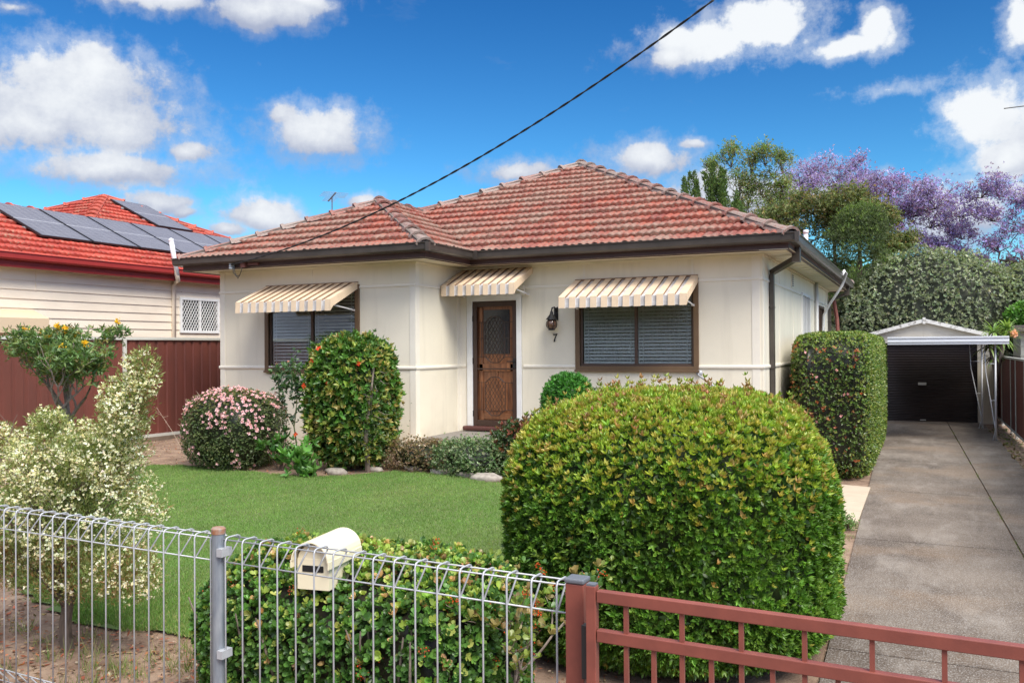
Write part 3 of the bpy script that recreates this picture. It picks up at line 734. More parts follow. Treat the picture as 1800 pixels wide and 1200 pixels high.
# awnings
def awning(x0,x1,y,zt,dy,dz,drop,nst,label):
    mb=MB(); p=(x1-x0)/nst; 
    L=math.hypot(dy,dz); n=V3(0,-dz,dy)/L*1.0; n=V3(0,-dz/L*1.0,dy/L)   # up-normal of slope
    cw=p*.60; hgt=.022
    prof=[] # (x, h, material to next)
    for i in range(nst):
        a=x0+i*p
        prof+=[(a,hgt,0),(a+cw,hgt,1),(a+cw+.004,0,1),(a+p-.004,0,1)]
    prof.append((x1,hgt,0) if False else (x1-p*.0,0,1))
    # last strip ends cream
    prof=prof[:-1]; prof[-1]=(x1-p+cw+.004,0,1)
    ex=x1-p+cw
    prof=[q for q in prof if q[0]<=ex+1e-6]
    sc=(x1-x0)/(ex-x0); prof=[(x0+(q[0]-x0)*sc,q[1],q[2]) for q in prof]
    top=[];fr=[];bo=[]
    for x,h,m in prof:
        top.append(V3(x,y-.004,zt)+n*h); fr.append(V3(x,y-dy,zt-dz)+n*h+V3(0,-h*.25,0)); bo.append(V3(x,y-dy-h,zt-dz-drop-(.006 if h>0 else -.002)))
    for i in range(len(prof)-1):
        m=prof[i][2] if prof[i][1]>0 and prof[i+1][1]>0 else 1
        m=0 if (prof[i][1]>0 and prof[i+1][1]>0) else 1
        if prof[i][1]!=prof[i+1][1]: m=2
        mb.add([top[i],top[i+1],fr[i+1],fr[i]],[(0,3,2,1)],m)
        mb.add([fr[i],fr[i+1],bo[i+1],bo[i]],[(0,3,2,1)],1 if m==2 else m)
        # underside (second skin)
        o=-n*.004
        mb.add([top[i]+o,top[i+1]+o,fr[i+1]+o,fr[i]+o],[(0,1,2,3)],1)
        mb.add([fr[i]+V3(0,.004,0),fr[i+1]+V3(0,.004,0),bo[i+1]+V3(0,.004,0),bo[i]+V3(0,.004,0)],[(0,1,2,3)],1)
    # end cheeks
    for x in (x0,x1):
        a=V3(x,y-.004,zt+.02);b=V3(x,y-dy-.012,zt-dz+.02);c_=V3(x,y-dy-.012,zt-dz-drop-.004);d_=V3(x,y-dy+.05,zt-dz-drop*.55);ee=V3(x,y-.004,zt-.075)
        t=V3(.004,0,0); vs=[q-t for q in (a,b,c_,d_,ee)]+[q+t for q in (a,b,c_,d_,ee)]
        mb.add(vs,[(0,1,2,3,4),(9,8,7,6,5)]+[(i,i+5,(i+1)%5+5,(i+1)%5) for i in range(5)],0)
    mb.bar((x0,y-.012,zt+.012),(x1,y-.012,zt+.012),.02,.03,2)
    o=mb.build('awning',[M['awn_cream'],M['awn_grey'],M['awn_rust']],house,label=label)
    for x in (x0+.05,x1-.06):
        br=MB(); br.tube([(x,y-.02,zt-dz-.02-.10),(x,y-dy+.06,zt-dz-.05)],.010,8); br.tube([(x+.012,y-.03,zt-dz-.12),(x-.03,y-.03,zt-dz-.12)],.016,8); br.build('bracket',M['pvc'],o)
awning(-9.668,-7.861,Yw,3.055,.70,.293,.145,12,'cream and grey striped awning over the left window')
awning(-6.786,-5.534,Ym,3.295,.68,.290,.145,9,'short cream and grey striped awning over the front door')
awning(-4.811,-2.917,Ym,3.06,.68,.297,.138,12,'cream and grey striped awning over the window right of the door')

# front door
def door():
    x0,x1,z0,z1=DO; y=Ym
    fr=MB()
    for a,b in (((x0-.10,y-.03,z0-.002),(x0,y+.06,z1+.10)),((x1,y-.03,z0-.002),(x1+.085,y+.06,z1+.10)),((x0,y-.03,z1),(x1,y+.06,z1+.10))): fr.box(a,b)
    fo=fr.build('door_frame',M['white'],house,bevel=.004)
    s=MB(); s.box((x0-.16,y-.09,z0-.075),(x1+.15,y+.02,z0-.004)); s.build('sill',M['sill'],fo,bevel=.02)
    # security door
    d=MB(); t=.075; yy=y-.012
    for a,b in (((x0+.004,yy,z0),(x0+t,yy+.03,z1-.004)),((x1-t,yy,z0),(x1-.004,yy+.03,z1-.004)),((x0+t,yy,z0),(x1-t,yy+.03,z0+.095)),((x0+t,yy,z1-.09),(x1-t,yy+.03,z1-.004))): d.box(a,b)
    zm=z0+.92
    d.box((x0+t,yy+.002,zm-.012),(x1-t,yy+.026,zm+.012))
    do=d.build('security_door',M['door_dark'],house,bevel=.003,label='dark brown screen door with diamond lattice')
    yl=yy+.012; r=.006
    def arch(cx,w,zb,zt_,up=1,n=12):
        pts=[]
        for i in range(n+1):
            t_=i/n; xx=cx-w/2+w*t_; k=math.sin(math.pi*t_); k=(k*k*(3-2*k))
            pts.append((xx,yl,zb+(zt_-zb)*k))
        return pts
    cx=(x0+x1)/2; w=.36
    for zb,zt_,zlo in ((z1-.34,z1-.25,zm+.19),(zm-.22,zm-.13,z0+.26)):
        L_=cx-w/2; R_=cx+w/2; la=MB()
        la.tube(arch(cx,w,zb,zt_),r*1.3,6); la.tube(arch(cx,w,zlo,zlo-.09),r*1.3,6)
        la.tube([(L_,yl,zb),(L_,yl,zlo)],r,6); la.tube([(R_,yl,zb),(R_,yl,zlo)],r,6)
        la.tube([(L_-.06,yl,zb),(L_-.06,yl,zlo)],r*.8,6); la.tube([(R_+.06,yl,zb),(R_+.06,yl,zlo)],r*.8,6)
        for zz_ in (zb,zlo):
            la.tube([(x0+t,yl,zz_),(L_,yl,zz_)],r,6); la.tube([(R_,yl,zz_),(x1-t,yl,zz_)],r,6)
        mz=(zb+zlo)/2
        if zb-zlo>.5:
            la.tube([(x0+t,yl,mz+.02),(L_,yl,mz+.02)],r,6); la.tube([(R_,yl,mz+.02),(x1-t,yl,mz+.02)],r,6)
        H=zb-zlo+.16; sl=1.75; sp=.062; zc=zlo-.08
        for sgn in (1,-1):
            k=-20
            while k<20:
                c0=k*sp; pts=[]
                # line x = cx + sgn*( (z-zc)/sl ) + c0
                prev=None
                for q in range(61):
                    z_=zc+H*q/60; x_=cx+sgn*(z_-zc)/sl+c0-sgn*H/sl/2
                    top_=zb+(zt_-zb)*math.sin(math.pi*min(1,max(0,(x_-L_)/w))); bot_=zlo-.085*math.sin(math.pi*min(1,max(0,(x_-L_)/w)))
                    if L_<x_<R_ and bot_<z_<top_: pts.append((x_,yl+.001*sgn,z_))
                if len(pts)>2: la.tube([pts[0],pts[-1]],r*.62,5)
                k+=1
        la.build('lattice',M['bronze'],do)
    h=MB(); hx=x1-.04; hz=z0+1.02
    h.box((hx-.018,yy-.012,hz-.09),(hx+.018,yy,hz+.07)); h.tube([(hx,yy-.01,hz+.02),(hx,yy-.05,hz+.02),(hx-.11,yy-.05,hz+.02)],.009,8)
    h.build('handle',M['iron'],do)
    hs=MB()
    for z_ in (z0+.2,z0+1.05,z1-.28):
        hs=MB(); hs.box((x0-.012,yy-.012,z_-.045),(x0+.012,yy+.004,z_+.045)); hs.build('hinge',M['iron'],do)
    # timber door behind
    td=MB(); yt=y+.075
    td.box((x0+.001,yt,z0),(x1-.001,yt+.03,z1))
    pz=[(z0+.12,z0+.72),(z0+.72,z0+.92)]
    for a,b in (((x0+.10,yt-.018,z0+.10),(x1-.10,yt,z0+.20)),((x0+.08,yt-.02,z0+.88),(x1-.08,yt,z0+1.0)),((x0+.075,yt-.02,z0+.08),(x0+.15,yt,z1-.1)),((x1-.15,yt-.02,z0+.08),(x1-.075,yt,z1-.1)),((cx-.02,yt-.018,z0+.66),(cx+.02,yt,z0+.88)),((cx-.19,yt-.014,z0+.24),(cx+.19,yt-.001,z0+.60))): td.box(a,b)
    to=td.build('timber_door',M['door_wood'],house,bevel=.005,label='orange brown timber door behind the screen')
    gl=MB(); gl.box((x0+.16,yt-.006,z0+1.16),(x1-.16,yt-.002,z1-.14)); gl.build('door_glass',mat('door_leadlight',(.05,.05,.055),.15,var=.4,scale=20),to)
door()

# porch slab with tile, step
P_=MB(); P_.box((-7.02,10.70,.44),(-3.9,Yw-.002,.587),0); P_.box((Xc+.002,Yw-.002,.44),(-3.9,Ym-.002,.587),0)
po=P_.build('porch',M['porch'],house,bevel=.006)
Pe=MB(); Pe.box((-6.99,10.73,.2),(-3.92,10.9,.445)); Pe.build('porch_base',M['porch_edge'],po)
pl=MB(); pl.box((-6.72,Ym-.012,.59),(-5.70,Ym-.001,.71)); pl.build('plinth',M['trim'],house)
# downpipes
def downpipe(y,x=Xr,bot=0.,lab=None,out=None):
    d=MB(); 
    d.box((x+.012,y-.05,bot),(x+.072,y+.05,3.10))
    oy=out or y-.25
    d.bar((x+.042,y,3.12),(xr-.02,oy,3.27),.09,.07); d.box((xr-.06,oy-.055,3.22),(xr+.05,oy+.055,3.44))
    for z in (.6,1.72,2.6): d.box((x+.004,y-.065,z),(x+.076,y+.065,z+.025))
    o=d.build('downpipe',M['gutter'],house,bevel=.004,label=lab); return o
downpipe(13.1,lab='brown downpipe at the front right corner',out=12.74); downpipe(21.85,lab='brown downpipe at the back corner',out=21.85)
q=MB(); q.tube([(Xr+.09,22.3,3.2),(Xr+.16,22.35,2.7),(Xr+.2,22.3,2.0),(Xr+.2,22.3,.5)],.045,8); q.build('drain_pipe',mat('old_red_pipe',(.22,.07,.05),.6),house)
q=MB(); q.tube([(Xr+.05,18.95,0),(Xr+.05,18.95,3.36)],.04,10); q.build('vent_pipe',M['pvc_grey'],house,smooth=True)
q=MB(); q.tube([(-2.35,20.6,3.4),(-2.35,20.6,4.62)],.05,10); q.tube([(-2.35,20.6,4.58),(-2.35,20.6,4.66)],.06,10); q.build('flue',M['pvc'],house,smooth=True,label='white flue pipe rising above the side gutter')
q=MB(); q.tube([(xr+.10,19.2,3.50),(xr+.13,19.3,3.60),(xr+.17,19.4,3.55),(xr+.08,19.4,3.30),(-1.75,19.6,2.95),(-1.9,19.75,2.7),(-1.93,19.8,2.3),(-1.95,19.85,1.9)],.028,8); q.build('hose',M['pvc'],house,smooth=True,label='white flexible pipe hanging from the side gutter')
q=MB(); q.box((Xr,15.45,3.05),(Xr+.02,15.62,3.28)); 
for i in range(6): q.box((Xr+.02,15.47,3.07+i*.035),(Xr+.026,15.60,3.085+i*.035),1)
q.build('wall_vent',[M['trim'],M['dark']],house)
q=MB(); q.tube([(-2.905,Ym-.02,1.665),(-2.905,Ym-.10,1.64),(-2.62,Ym-.10,1.44),(-2.40,Ym-.10,1.28),(-2.40,Ym-.1,.4)],.014,8); q.tube([(-2.905,Ym,1.665),(-2.905,Ym-.03,1.665)],.045,14); q.build('handrail',M['steel'],house,smooth=True,label='thin steel rail on a round flange under the window corner')
q=MB()
for x,z in ((-5.70,3.0),(-5.70,2.92)): q.box((x-.03,Ym-.04,z-.04),(x+.03,Ym-.001,z+.03))
q.build('junction_box',M['trim'],house)
# cable insulator gear on the fascia
q=MB(); q.lathe((-10.0,yf-.02,3.34),[(0,0),(.035,0),(.035,.02),(.022,.025),(.036,.04),(.036,.055),(.022,.06),(.036,.075),(.034,.10),(0,.105)],14); q.box((-10.04,yf+.0,3.33),(-9.96,yf+.02,3.46))
q.build('insulator',mat('ceramic',(.42,.45,.48),.3),house,smooth=False)
q=MB(); q.box((-9.78,yf-.05,3.35),(-9.70,yf+.02,3.43)); q.box((-9.66,yf-.02,3.38),(-9.45,yf+.02,3.42)); q.build('service_box',mat('service_brown',(.16,.06,.05),.5),house)
q=MB()
for dx in (0,.03): q.tube([(-9.95+dx,yf-.03,3.35),(-9.93+dx,yf-.04,3.27),(-9.86+dx,yf-.05,3.21-dx),(-9.79,yf-.05,3.23),(-9.74,yf-.04,3.36)],.006,6)
q.build('loop_wire',M['cable'],house)
# number 7
def seven():
    pts=[(-.035,.055),(-.04,.085),(-.03,.07),(.0,.072),(.045,.085),(.052,.078),(.02,.02),(.004,-.03),(.0,-.075),(-.028,-.075),(-.018,-.02),(.01,.035),(.025,.058),(.0,.055),(-.028,.05)]
    cx,cz=-5.155,2.195; k=.80
    n=len(pts); v=[(cx+a*k,Ym-.016,cz+b*k) for a,b in pts]+[(cx+a*k,Ym-.002,cz+b*k) for a,b in pts]
    f=[tuple(range(n)),tuple(reversed(range(n,2*n)))]+[(i,i+n,(i+1)%n+n,(i+1)%n) for i in range(n)]
    o=mesh_np('house_number',v,f,M['iron']); tag(o,'black metal numeral 7 fixed on the cream wall below the lantern','house number')
seven()
def lantern():
    L_=thing('wall_lantern',(-5.16,Ym,2.45),'black wall lantern with bronze glass barrel between door and window','lantern')
    y=Ym-.13; c=(-5.16,y,0)
    b=MB(); b.box((-5.165,Ym-.02,2.47),(-5.10,Ym-.001,2.66)); b.tube([(-5.13,Ym-.01,2.60),(-5.135,Ym-.07,2.67),(-5.15,y,2.655),(-5.16,y,2.61)],.012,8)
    for a in (2.52,2.57,2.62,2.65): b.tube([(-5.13,Ym-.03,a),(-5.09,Ym-.04,a+.02)],.010,6)
    b.build('bracket',M['iron'],L_)
    t=MB(); t.lathe(c,[(0.004,2.625),(.02,2.60),(.028,2.56),(.05,2.53),(.085,2.485),(.088,2.475),(0,2.475)],12); t.build('cap',M['iron'],L_)
    g_=MB(); g_.lathe(c,[(.045,2.476),(.075,2.44),(.082,2.405),(.075,2.37),(.050,2.335),(0,2.333)],20); g_.build('glass_shade',M['amber'],L_,smooth=True)
    k=MB(); k.lathe(c,[(0,2.31),(.05,2.312),(.054,2.335),(.04,2.338)],14)
    for i in range(6):
        a=i*math.pi/3+.2; ca,sa=math.cos(a),math.sin(a); k.tube([(c[0]+ca*r_,c[1]+sa*r_,z_) for r_,z_ in ((.05,2.478),(.080,2.44),(.087,2.405),(.08,2.37),(.054,2.335))],.005,5)
    k.build('cage',M['iron'],L_)
lantern()
d=MB(); d.box((-6.28,12.0,.592),(-5.55,12.46,.606)); tag(d.build('doormat',M['mat'],bevel=.004),'dark rubber doormat on the porch in front of the door','doormat')

# antenna
def antenna(x,y,z,h,name,label,az,s=1.):
    t=thing(name,(x,y,z),label,'antenna')
    m=MB(); m.tube([(x,y,z),(x,y,z+h)],.016*s,6); m.build('mast',mat('mast_rust',(.16,.12,.11),.6),t)
    b=MB(); ca,sa=math.cos(az),math.sin(az); L=.42*s
    b.bar((x-ca*L,y-sa*L,z+h+.06*s),(x+ca*L,y+sa*L,z+h-.08*s),.03*s)
    b.build('boom',M['cap'],t)
    el=MB()
    for i in range(9):
        q=-L+2*L*i/8; w=(.40 if i<5 else .20)*s; zq=z+h-.01*s-q*.16
        el.tube([(x+ca*q-sa*w,y+sa*q+ca*w,zq),(x+ca*q+sa*w,y+sa*q-ca*w,zq)],.006*s,5)
    el.build('elements',M['cable_grey'],t)
antenna(-10.22,13.6,4.0,.97,'tv_antenna','television antenna rising behind the left ridge of the cream house',2.5,.62)
antenna(-16.6,20.4,3.9,1.25,'tv_antenna','television antenna behind the red roof next door',1.0,.8)

# ------------------------------------------------------------------ NEIGHBOUR HOUSE
nb=thing('weatherboard_house',(-18,14,.4),'neighbouring cream weatherboard house with bright red tiled roof beyond the side fence','house')
NX=-14.46; NE=-14.2; NZ=3.60
w_=MB(); zz0=.43; bh=.165
i=0; zb=.5; SWN=(13.90,14.94,2.47,3.13)
segsY=[(5.6,21.0)]
def nwall(a,b,z0_,z1_):
    z_=z0_
    while z_<z1_-.01:
        t_=min(z_+bh,z1_); y0_,y1_=a,b
        w_.add([(NX+.022,y0_,z_),(NX+.022,y1_,z_),(NX+.004,y1_,t_),(NX+.004,y0_,t_),(NX,y0_,z_),(NX,y1_,z_)],[(0,1,2,3),(4,5,1,0)]); z_=t_
n_=int((3.56-.5)/bh)
nwall(5.6,SWN[0],.5,3.6); nwall(SWN[1],21,.5,3.6); nwall(SWN[0],SWN[1],.5,SWN[2]); nwall(SWN[0],SWN[1],SWN[3],3.6)
w_.add([(NX,5.6,.3),(-19.2,5.6,.3),(-19.2,5.6,3.55),(NX,5.6,3.55)],[(0,1,2,3)]); w_.add([(NX,21,.3),(-23.7,21,.3),(-23.7,21,3.55),(NX,21,3.55)],[(3,2,1,0)]); w_.add([(-19.2,11.3,.3),(-23.7,11.3,.3),(-23.7,11.3,3.55),(-19.2,11.3,3.55)],[(0,1,2,3)]); w_.add([(-19.2,5.6,.3),(-19.2,11.3,.3),(-19.2,11.3,3.55),(-19.2,5.6,3.55)],[(3,2,1,0)])
w_.box((NX-.01,5.6,.2),(NX+.015,21,.52))
w_.build('wall',M['siding'],nb)
j=MB(); j.box((NX+.02,10.49,3.13),(NX+.027,10.502,3.56)); j.box((NX,5.58,3.50),(NX+.04,21,3.56)); j.build('trim_strip',M['siding'],nb)
s_=MB(); s_.add([(NE,5.2,3.56),(NE,21.3,3.56),(NX-.1,21.3,3.56),(NX-.1,5.2,3.56)],[(0,3,2,1)]); s_.build('soffit',M['siding'],nb)
EVN=[(-19.64,5.16,0),(NE,5.16,0),(NE,20.82,0),(-24.14,20.82,0),(-24.14,10.88,0),(-19.64,10.88,0)]
f_=MB(); f_.sweep(EVN,[(-.05,3.50),(0,3.50),(0,3.68),(-.05,3.68)],closed=True); f_.build('fascia',M['red_gutter'],nb)
f_=MB(); f_.sweep(EVN,[(.002,3.62),(.08,3.62),(.10,3.65),(.10,3.735),(.115,3.74),(.115,3.75),(.09,3.75),(.09,3.65),(.07,3.63),(.002,3.63)],closed=True); f_.build('gutter',mat('gutter_red_bright',(.34,.035,.03),.35,var=.1,scale=3),nb)
zr=3.66; KN=.47
nf=[([(NE,5.16),(NE,20.82),(-19.17,15.85),(-16.92,13.60),(-16.92,7.88)],u(0,1),u(-1,0),u(NE,5.16)),
 ([(-19.64,5.16),(NE,5.16),(-16.92,7.88)],u(1,0),u(0,1),u(-19.64,5.16)),
 ([(-24.14,10.88),(-19.64,10.88),(-16.92,13.60),(-19.17,15.85)],u(1,0),u(0,1),u(-24.14,10.88)),
 ([(-19.64,10.88),(-19.64,5.16),(-16.92,7.88),(-16.92,13.6)],u(0,-1),u(1,0),u(-19.64,10.88)),
 ([(-24.14,20.82),(-24.14,10.88),(-19.17,15.85)],u(0,-1),u(1,0),u(-24.14,20.82)),
 ([(NE,20.82),(-24.14,20.82),(-19.17,15.85)],u(-1,0),u(0,-1),u(NE,20.82))]
arr=[roof_face(p,a,b,c,zr,KN,seed=20+i,du=.024 if i in(0,2) else .06,course=.32) for i,(p,a,b,c) in enumerate(nf)]
v,f,c=merge(*arr); nroof=mesh_np('roof',v,f,M['tile_new'],nb,col=c)
zn=lambda s:zr+KN*s+.02
A_=(-19.17,15.85,zn(4.97)); B_=(-16.92,13.6,zn(2.72)); C_=(-16.92,7.88,zn(2.72))
mb,cols,mo=hip_caps([(B_,A_),(C_,B_),((NE,5.16,zn(0)),C_),((NE,20.82,zn(0)),A_),((-24.14,10.88,zn(0)),A_),((-24.14,20.82,zn(0)),A_)],rd,w=.15)
mesh_np('hip_cap',mb.v,mb.f,M['hipcap_new'],nroof,col=np.array(cols)); mo.build('mortar_bedding',mat('red_mortar',(.30,.06,.04),.9),nroof)
# window with diamond grille
fr=MB(); y0,y1,za,zb_=SWN; t=.055
for a,b in (((NX,y0-t,za-t),(NX+.05,y0,zb_+t)),((NX,y1,za-t),(NX+.05,y1+t,zb_+t)),((NX,y0,za-t),(NX+.05,y1,za)),((NX,y0,zb_),(NX+.05,y1,zb_+t)),((NX,(y0+y1)/2-.022,za),(NX+.045,(y0+y1)/2+.022,zb_))): fr.box(a,b)
fo=fr.build('window',M['white'],nb)
p=MB(); p.box((NX-.08,y0,za),(NX-.07,y1,zb_)); p.build('pane',mat('dark_pane',(.05,.055,.06),.1),fo)
gr=MB(); sp=.075
for sg in (1,-1):
    k=-24
    while k<24:
        pts=[]
        for qq in range(41):
            z_=za+(zb_-za)*qq/40; y_=(y0+y1)/2+k*sp+sg*(z_-(za+zb_)/2)*.62
            if y0<y_<y1: pts.append((NX+.03+.003*sg,y_,z_))
        if len(pts)>1: gr.bar(pts[0],pts[-1],.012,.008)
        k+=1
gr.build('grille',M['white'],fo)
p=MB(); p.tube([(NX+.05,13.66,.5),(NX+.05,13.66,3.42),(NX+.12,13.66,3.50),(-14.12,13.5,3.50),(-14.06,13.42,3.60),(-14.10,13.30,4.31)],.045,10); p.build('vent_pipe',M['siding'],nb,smooth=True)
p=MB(); p.tube([(-14.062,13.425,3.60),(-14.10,13.30,4.33)],.050,10); p.lathe((-14.10,13.30,4.3),[(.05,0),(.055,.02),(.05,.05),(.02,.07),(0,.07)],10); p.build('vent_pipe',M['pvc'],nb,smooth=True)
# awning box on the neighbour wall
p=MB(); p.add([(NX,8.6,2.78),(NX,10.46,2.78),(NX+.42,10.46,2.62),(NX+.42,8.6,2.62),(NX,8.6,2.2),(NX,10.46,2.2),(NX+.42,10.46,2.36),(NX+.42,8.6,2.36)],[(0,1,2,3),(3,2,6,7),(1,5,6,2),(0,3,7,4),(4,7,6,5)])
p.build('window_awning',mat('awning_tan',(.62,.48,.32),.7),nb)
# solar panels
def solar(y0,x0,x1,label):
    wd=1.12; off=.13
    P=lambda X,Y,h=0: V3(X,Y,zr+KN*(NE-X)+off+h)
    a,b=P(x0,y0),P(x1,y0); d=unit(b-a); n=unit(np.cross(V3(0,1,0),d)); n=n if n[2]>0 else -n
    t=thing('solar_panel',tuple((a+b)/2),label,'solar panel','solar panels on the neighbouring red roof')
    L=np.linalg.norm(b-a); c_=(a+b)/2+V3(0,wd/2,0)
    f1=MB(); f1.obox(c_,d*L/2,V3(0,wd/2,0),n*.018); f1.build('frame',M['panel_frame'],t)
    cl=MB(); nc,nr=6,10
    for i in range(nc):
        for j_ in range(nr):
            cc=c_+d*L*((j_+.5)/nr-.5)*.97+(d*.008 if j_>=nr/2 else -d*.008)+V3(0,wd*((i+.5)/nc-.5)*.96,0)+n*.0195
            cl.obox(cc,d*(L/nr*.97/2-.0025),V3(0,wd/nc*.96/2-.003,0),n*.001,0)
    cl.build('cells',M['panel'],t)
    bs=MB(); bs.obox(c_+n*.019,d*.013,V3(0,wd/2*.97,0),n*.0012); 
    for i in range(1,nc): bs.obox(c_+V3(0,wd*(i/nc-.5)*.96,0)+n*.0188,d*L*.48,V3(0,.0035,0),n*.001)
    bs.build('busbar',M['panel_line'],t)
    for k in (.28,.72):
        rl=MB(); q=a+(b-a)*k-n*.04; rl.bar(q-V3(0,.06,0),q+V3(0,wd+.06,0),.04,.04); rl.build('mounting_rail',M['steel'],t)
labs=['solar panel at the left end of the lower row on the red roof','second solar panel from the left in the lower row','third solar panel from the left in the lower row','fourth solar panel from the left in the lower row, behind the white vent pipe','fifth solar panel from the left in the lower row','solar panel at the right end of the lower row, nearest the cream house']
for i in range(6): solar(11.13+1.165*i,-15.15,-16.83,labs[i])
solar(15.62,-16.98,-18.66,'solar panel set above the lower row near the roof peak')

# ------------------------------------------------------------------ METAL FENCES
def metal_fence(x0,y0,x1,y1,gz,h,pitch,label,posts,name='metal_fence',sleeper=True,amp=.022):
    t=thing(name,(x0,y0,0),label,'fence'); A=V3(x0,y0,0);B=V3(x1,y1,0);d=unit(B-A);L=np.linalg.norm(B-A);n=V3(-d[1],d[0],0)
    edges=[0]+posts+[L]
    for a,b in zip(edges[:-1],edges[1:]):
        sh=MB(); u_=a+.03; pts=[]
        while u_<b-.03:
            ph=(u_%pitch)/pitch
            for q,o in ((0,0),(.08*pitch,amp),(.32*pitch,amp),(.40*pitch,0)): 
                if u_+q<b-.03: pts.append((u_+q,o))
            u_+=pitch
        pts.append((b-.03,0))
        vs=[A+d*p_+n*o+V3(0,0,gz+.12) for p_,o in pts]+[A+d*p_+n*o+V3(0,0,gz+h-.03) for p_,o in pts]; m_=len(pts)
        sh.add(vs,[(i,i+1,m_+i+1,m_+i) for i in range(m_-1)]); sh.build('panel',M['fence_red'],t)
        r_=MB(); r_.bar(A+d*a+V3(0,0,gz+h-.02),A+d*b+V3(0,0,gz+h-.02),.06,.05); r_.build('rail',M['fence_cream'],t,bevel=.006)
        r_=MB(); r_.bar(A+d*a+V3(0,0,gz+.12),A+d*b+V3(0,0,gz+.12),.05,.05); r_.build('rail',M['fence_cream'],t)
        if sleeper:
            r_=MB(); r_.bar(A+d*a+V3(0,0,gz+.03),A+d*b+V3(0,0,gz+.03),.06,.13); r_.build('plinth_board',M['timber'],t)
    for p_ in posts:
        r_=MB(); q=A+d*p_; r_.bar(q+V3(0,0,gz-.1),q+V3(0,0,gz+h),.065,.065); r_.build('post',M['fence_cream'],t,bevel=.004)
# left fence: from (-13.2,6.2) to (-12.1,21)
fd=lambda y:-12.60+(y-9.5)*.062
metal_fence(fd(4.2),4.2,fd(21.5),21.5,.40,1.87,.20,'dark red corrugated metal fence between the lawn and the weatherboard house',[1.75,4.15,6.57,8.97,11.4,13.8,16.2],sleeper=True)
metal_fence(1.87,8.0,1.83,28.0,.0,1.75,.20,'red metal fence along the right side of the driveway near the garage',[2.2,4.6,7.0,9.4,11.8,13.6,14.7,17.1],sleeper=False)

# ------------------------------------------------------------------ GARAGE
ga=thing('garage',(.06,25.7,0),'pale gabled garage with dark roller door at the end of the driveway','garage')
gx0,gx1,gy=-1.56,1.66,25.5; EZ=2.25; PZ=2.66; gc=.06
w_=MB(); dx0,dx1,dz=-1.22,1.30,2.10
wall_plane(w_,(gx0,gy,0),(1,0,0),(0,-1,0),gx1-gx0,-.02,EZ,[(dx0-gx0,dx1-gx0,-.01,dz)])
w_.add([(gx0,gy,EZ),(gx1,gy,EZ),(gc,gy,PZ)],[(0,1,2)])
w_.add([(gx1,gy,-.02),(gx1,31,-.02),(gx1,31,EZ),(gx1,gy,EZ)],[(0,1,2,3)]); w_.add([(gx0,gy,-.02),(gx0,31,-.02),(gx0,31,EZ),(gx0,gy,EZ)],[(3,2,1,0)])
w_.add([(gx0,31,-.02),(gx1,31,-.02),(gx1,31,EZ),(gc,31,PZ),(gx0,31,EZ)],[(4,3,2,1,0)]); w_.box((gc-.012,gy-.008,EZ),(gc+.012,gy,PZ-.02))
w_.build('wall',M['garage_wall'],ga)
r_=MB()
for s in (-1,1):
    xe=gc+s*(1.62+.12); r_.add([(gc,gy-.10,PZ+.06),(xe,gy-.10,EZ+.01),(xe,31.1,EZ+.01),(gc,31.1,PZ+.06),(gc,gy-.10,PZ+.03),(xe,gy-.10,EZ-.02),(xe,31.1,EZ-.02),(gc,31.1,PZ+.03)],[(0,1,2,3),(4,7,6,5),(0,4,5,1),(1,5,6,2)])
ro=r_.build('roof',mat('garage_roof',(.40,.38,.36),.7,var=.3,scale=5),ga)
b_=MB()
for s in (-1,1): b_.bar((gc+s*.03,gy-.12,PZ+.025),(gc+s*1.76,gy-.12,EZ-.03),.03,.095,up=(0,0,1))
b_.box((gc-.035,gy-.15,PZ-.06),(gc+.035,gy-.10,PZ+.11)); b_.build('barge_board',M['barge'],ro)
d_=MB(); nz=48; vs=[]; 
for i in range(nz*6+1):
    z_=dz*i/(nz*6); o=.011*math.sin(2*math.pi*i/6); vs+=[(dx0,gy+.10+o,z_),(dx1,gy+.10+o,z_)]
d_.add(vs,[(2*i,2*i+1,2*i+3,2*i+2) for i in range(nz*6)]); do=d_.build('roller_door',M['roller'],ga,smooth=True)
h_=MB(); h_.box((-.10,gy+.06,.98),(.10,gy+.085,1.05)); h_.box((-.06,gy+.055,.04),(.08,gy+.085,.065)); h_.build('handle',mat('handle_chrome',(.55,.55,.53),.3,metal=.5),do)
# door surround
# carport front beam
cp=thing('awning_beam',(.4,20.2,2.1),'white folded metal carport beam on slim braced posts in front of the garage','carport')
b_=MB(); by=20.2; pr=[(0,0),(-.02,.0),(-.02,.035),(-.035,.05),(-.035,.085),(-.02,.10),(-.02,.12),(-.04,.135),(-.04,.165),(0,.17)]
vs=[]
X0,X1=-.66,1.60
for x in (X0,X1): vs+=[(x,by+o,2.055+z_*.96) for o,z_ in pr]
n=len(pr); b_.add(vs,[(i,i+n,(i+1)%n+n,(i+1)%n) for i in range(n)]+[tuple(range(n)),tuple(reversed(range(n,2*n)))]); b_.build('beam',M['beam'],cp)
b_=MB(); b_.box((X0,by+.02,2.055),(X1,25.3,2.075)); 
for x in np.arange(X0+.1,X1,.25): b_.box((x,by+.02,2.076),(x+.03,25.3,2.10))
b_.build('roof_sheet',mat('carport_sheet',(.45,.43,.40),.6,var=.2,scale=3),cp)
def post(px,py,zt,lean):
    b_=MB(); b_.tube([(px,py,0),(px,py,zt)],.020,8); b_.tube([(px+lean,py,zt-.02),(px+lean*.9,py,zt*.72),(px+.01*np.sign(lean),py,.25),(px+lean*.3,py,.0)],.011,6)
    for k in (.80,.42): b_.tube([(px,py,zt*k),(px+lean*(.15+.85*min(1,k*1.1)),py,zt*k)],.010,6)
    b_.build('post',M['beam'],cp,smooth=True)
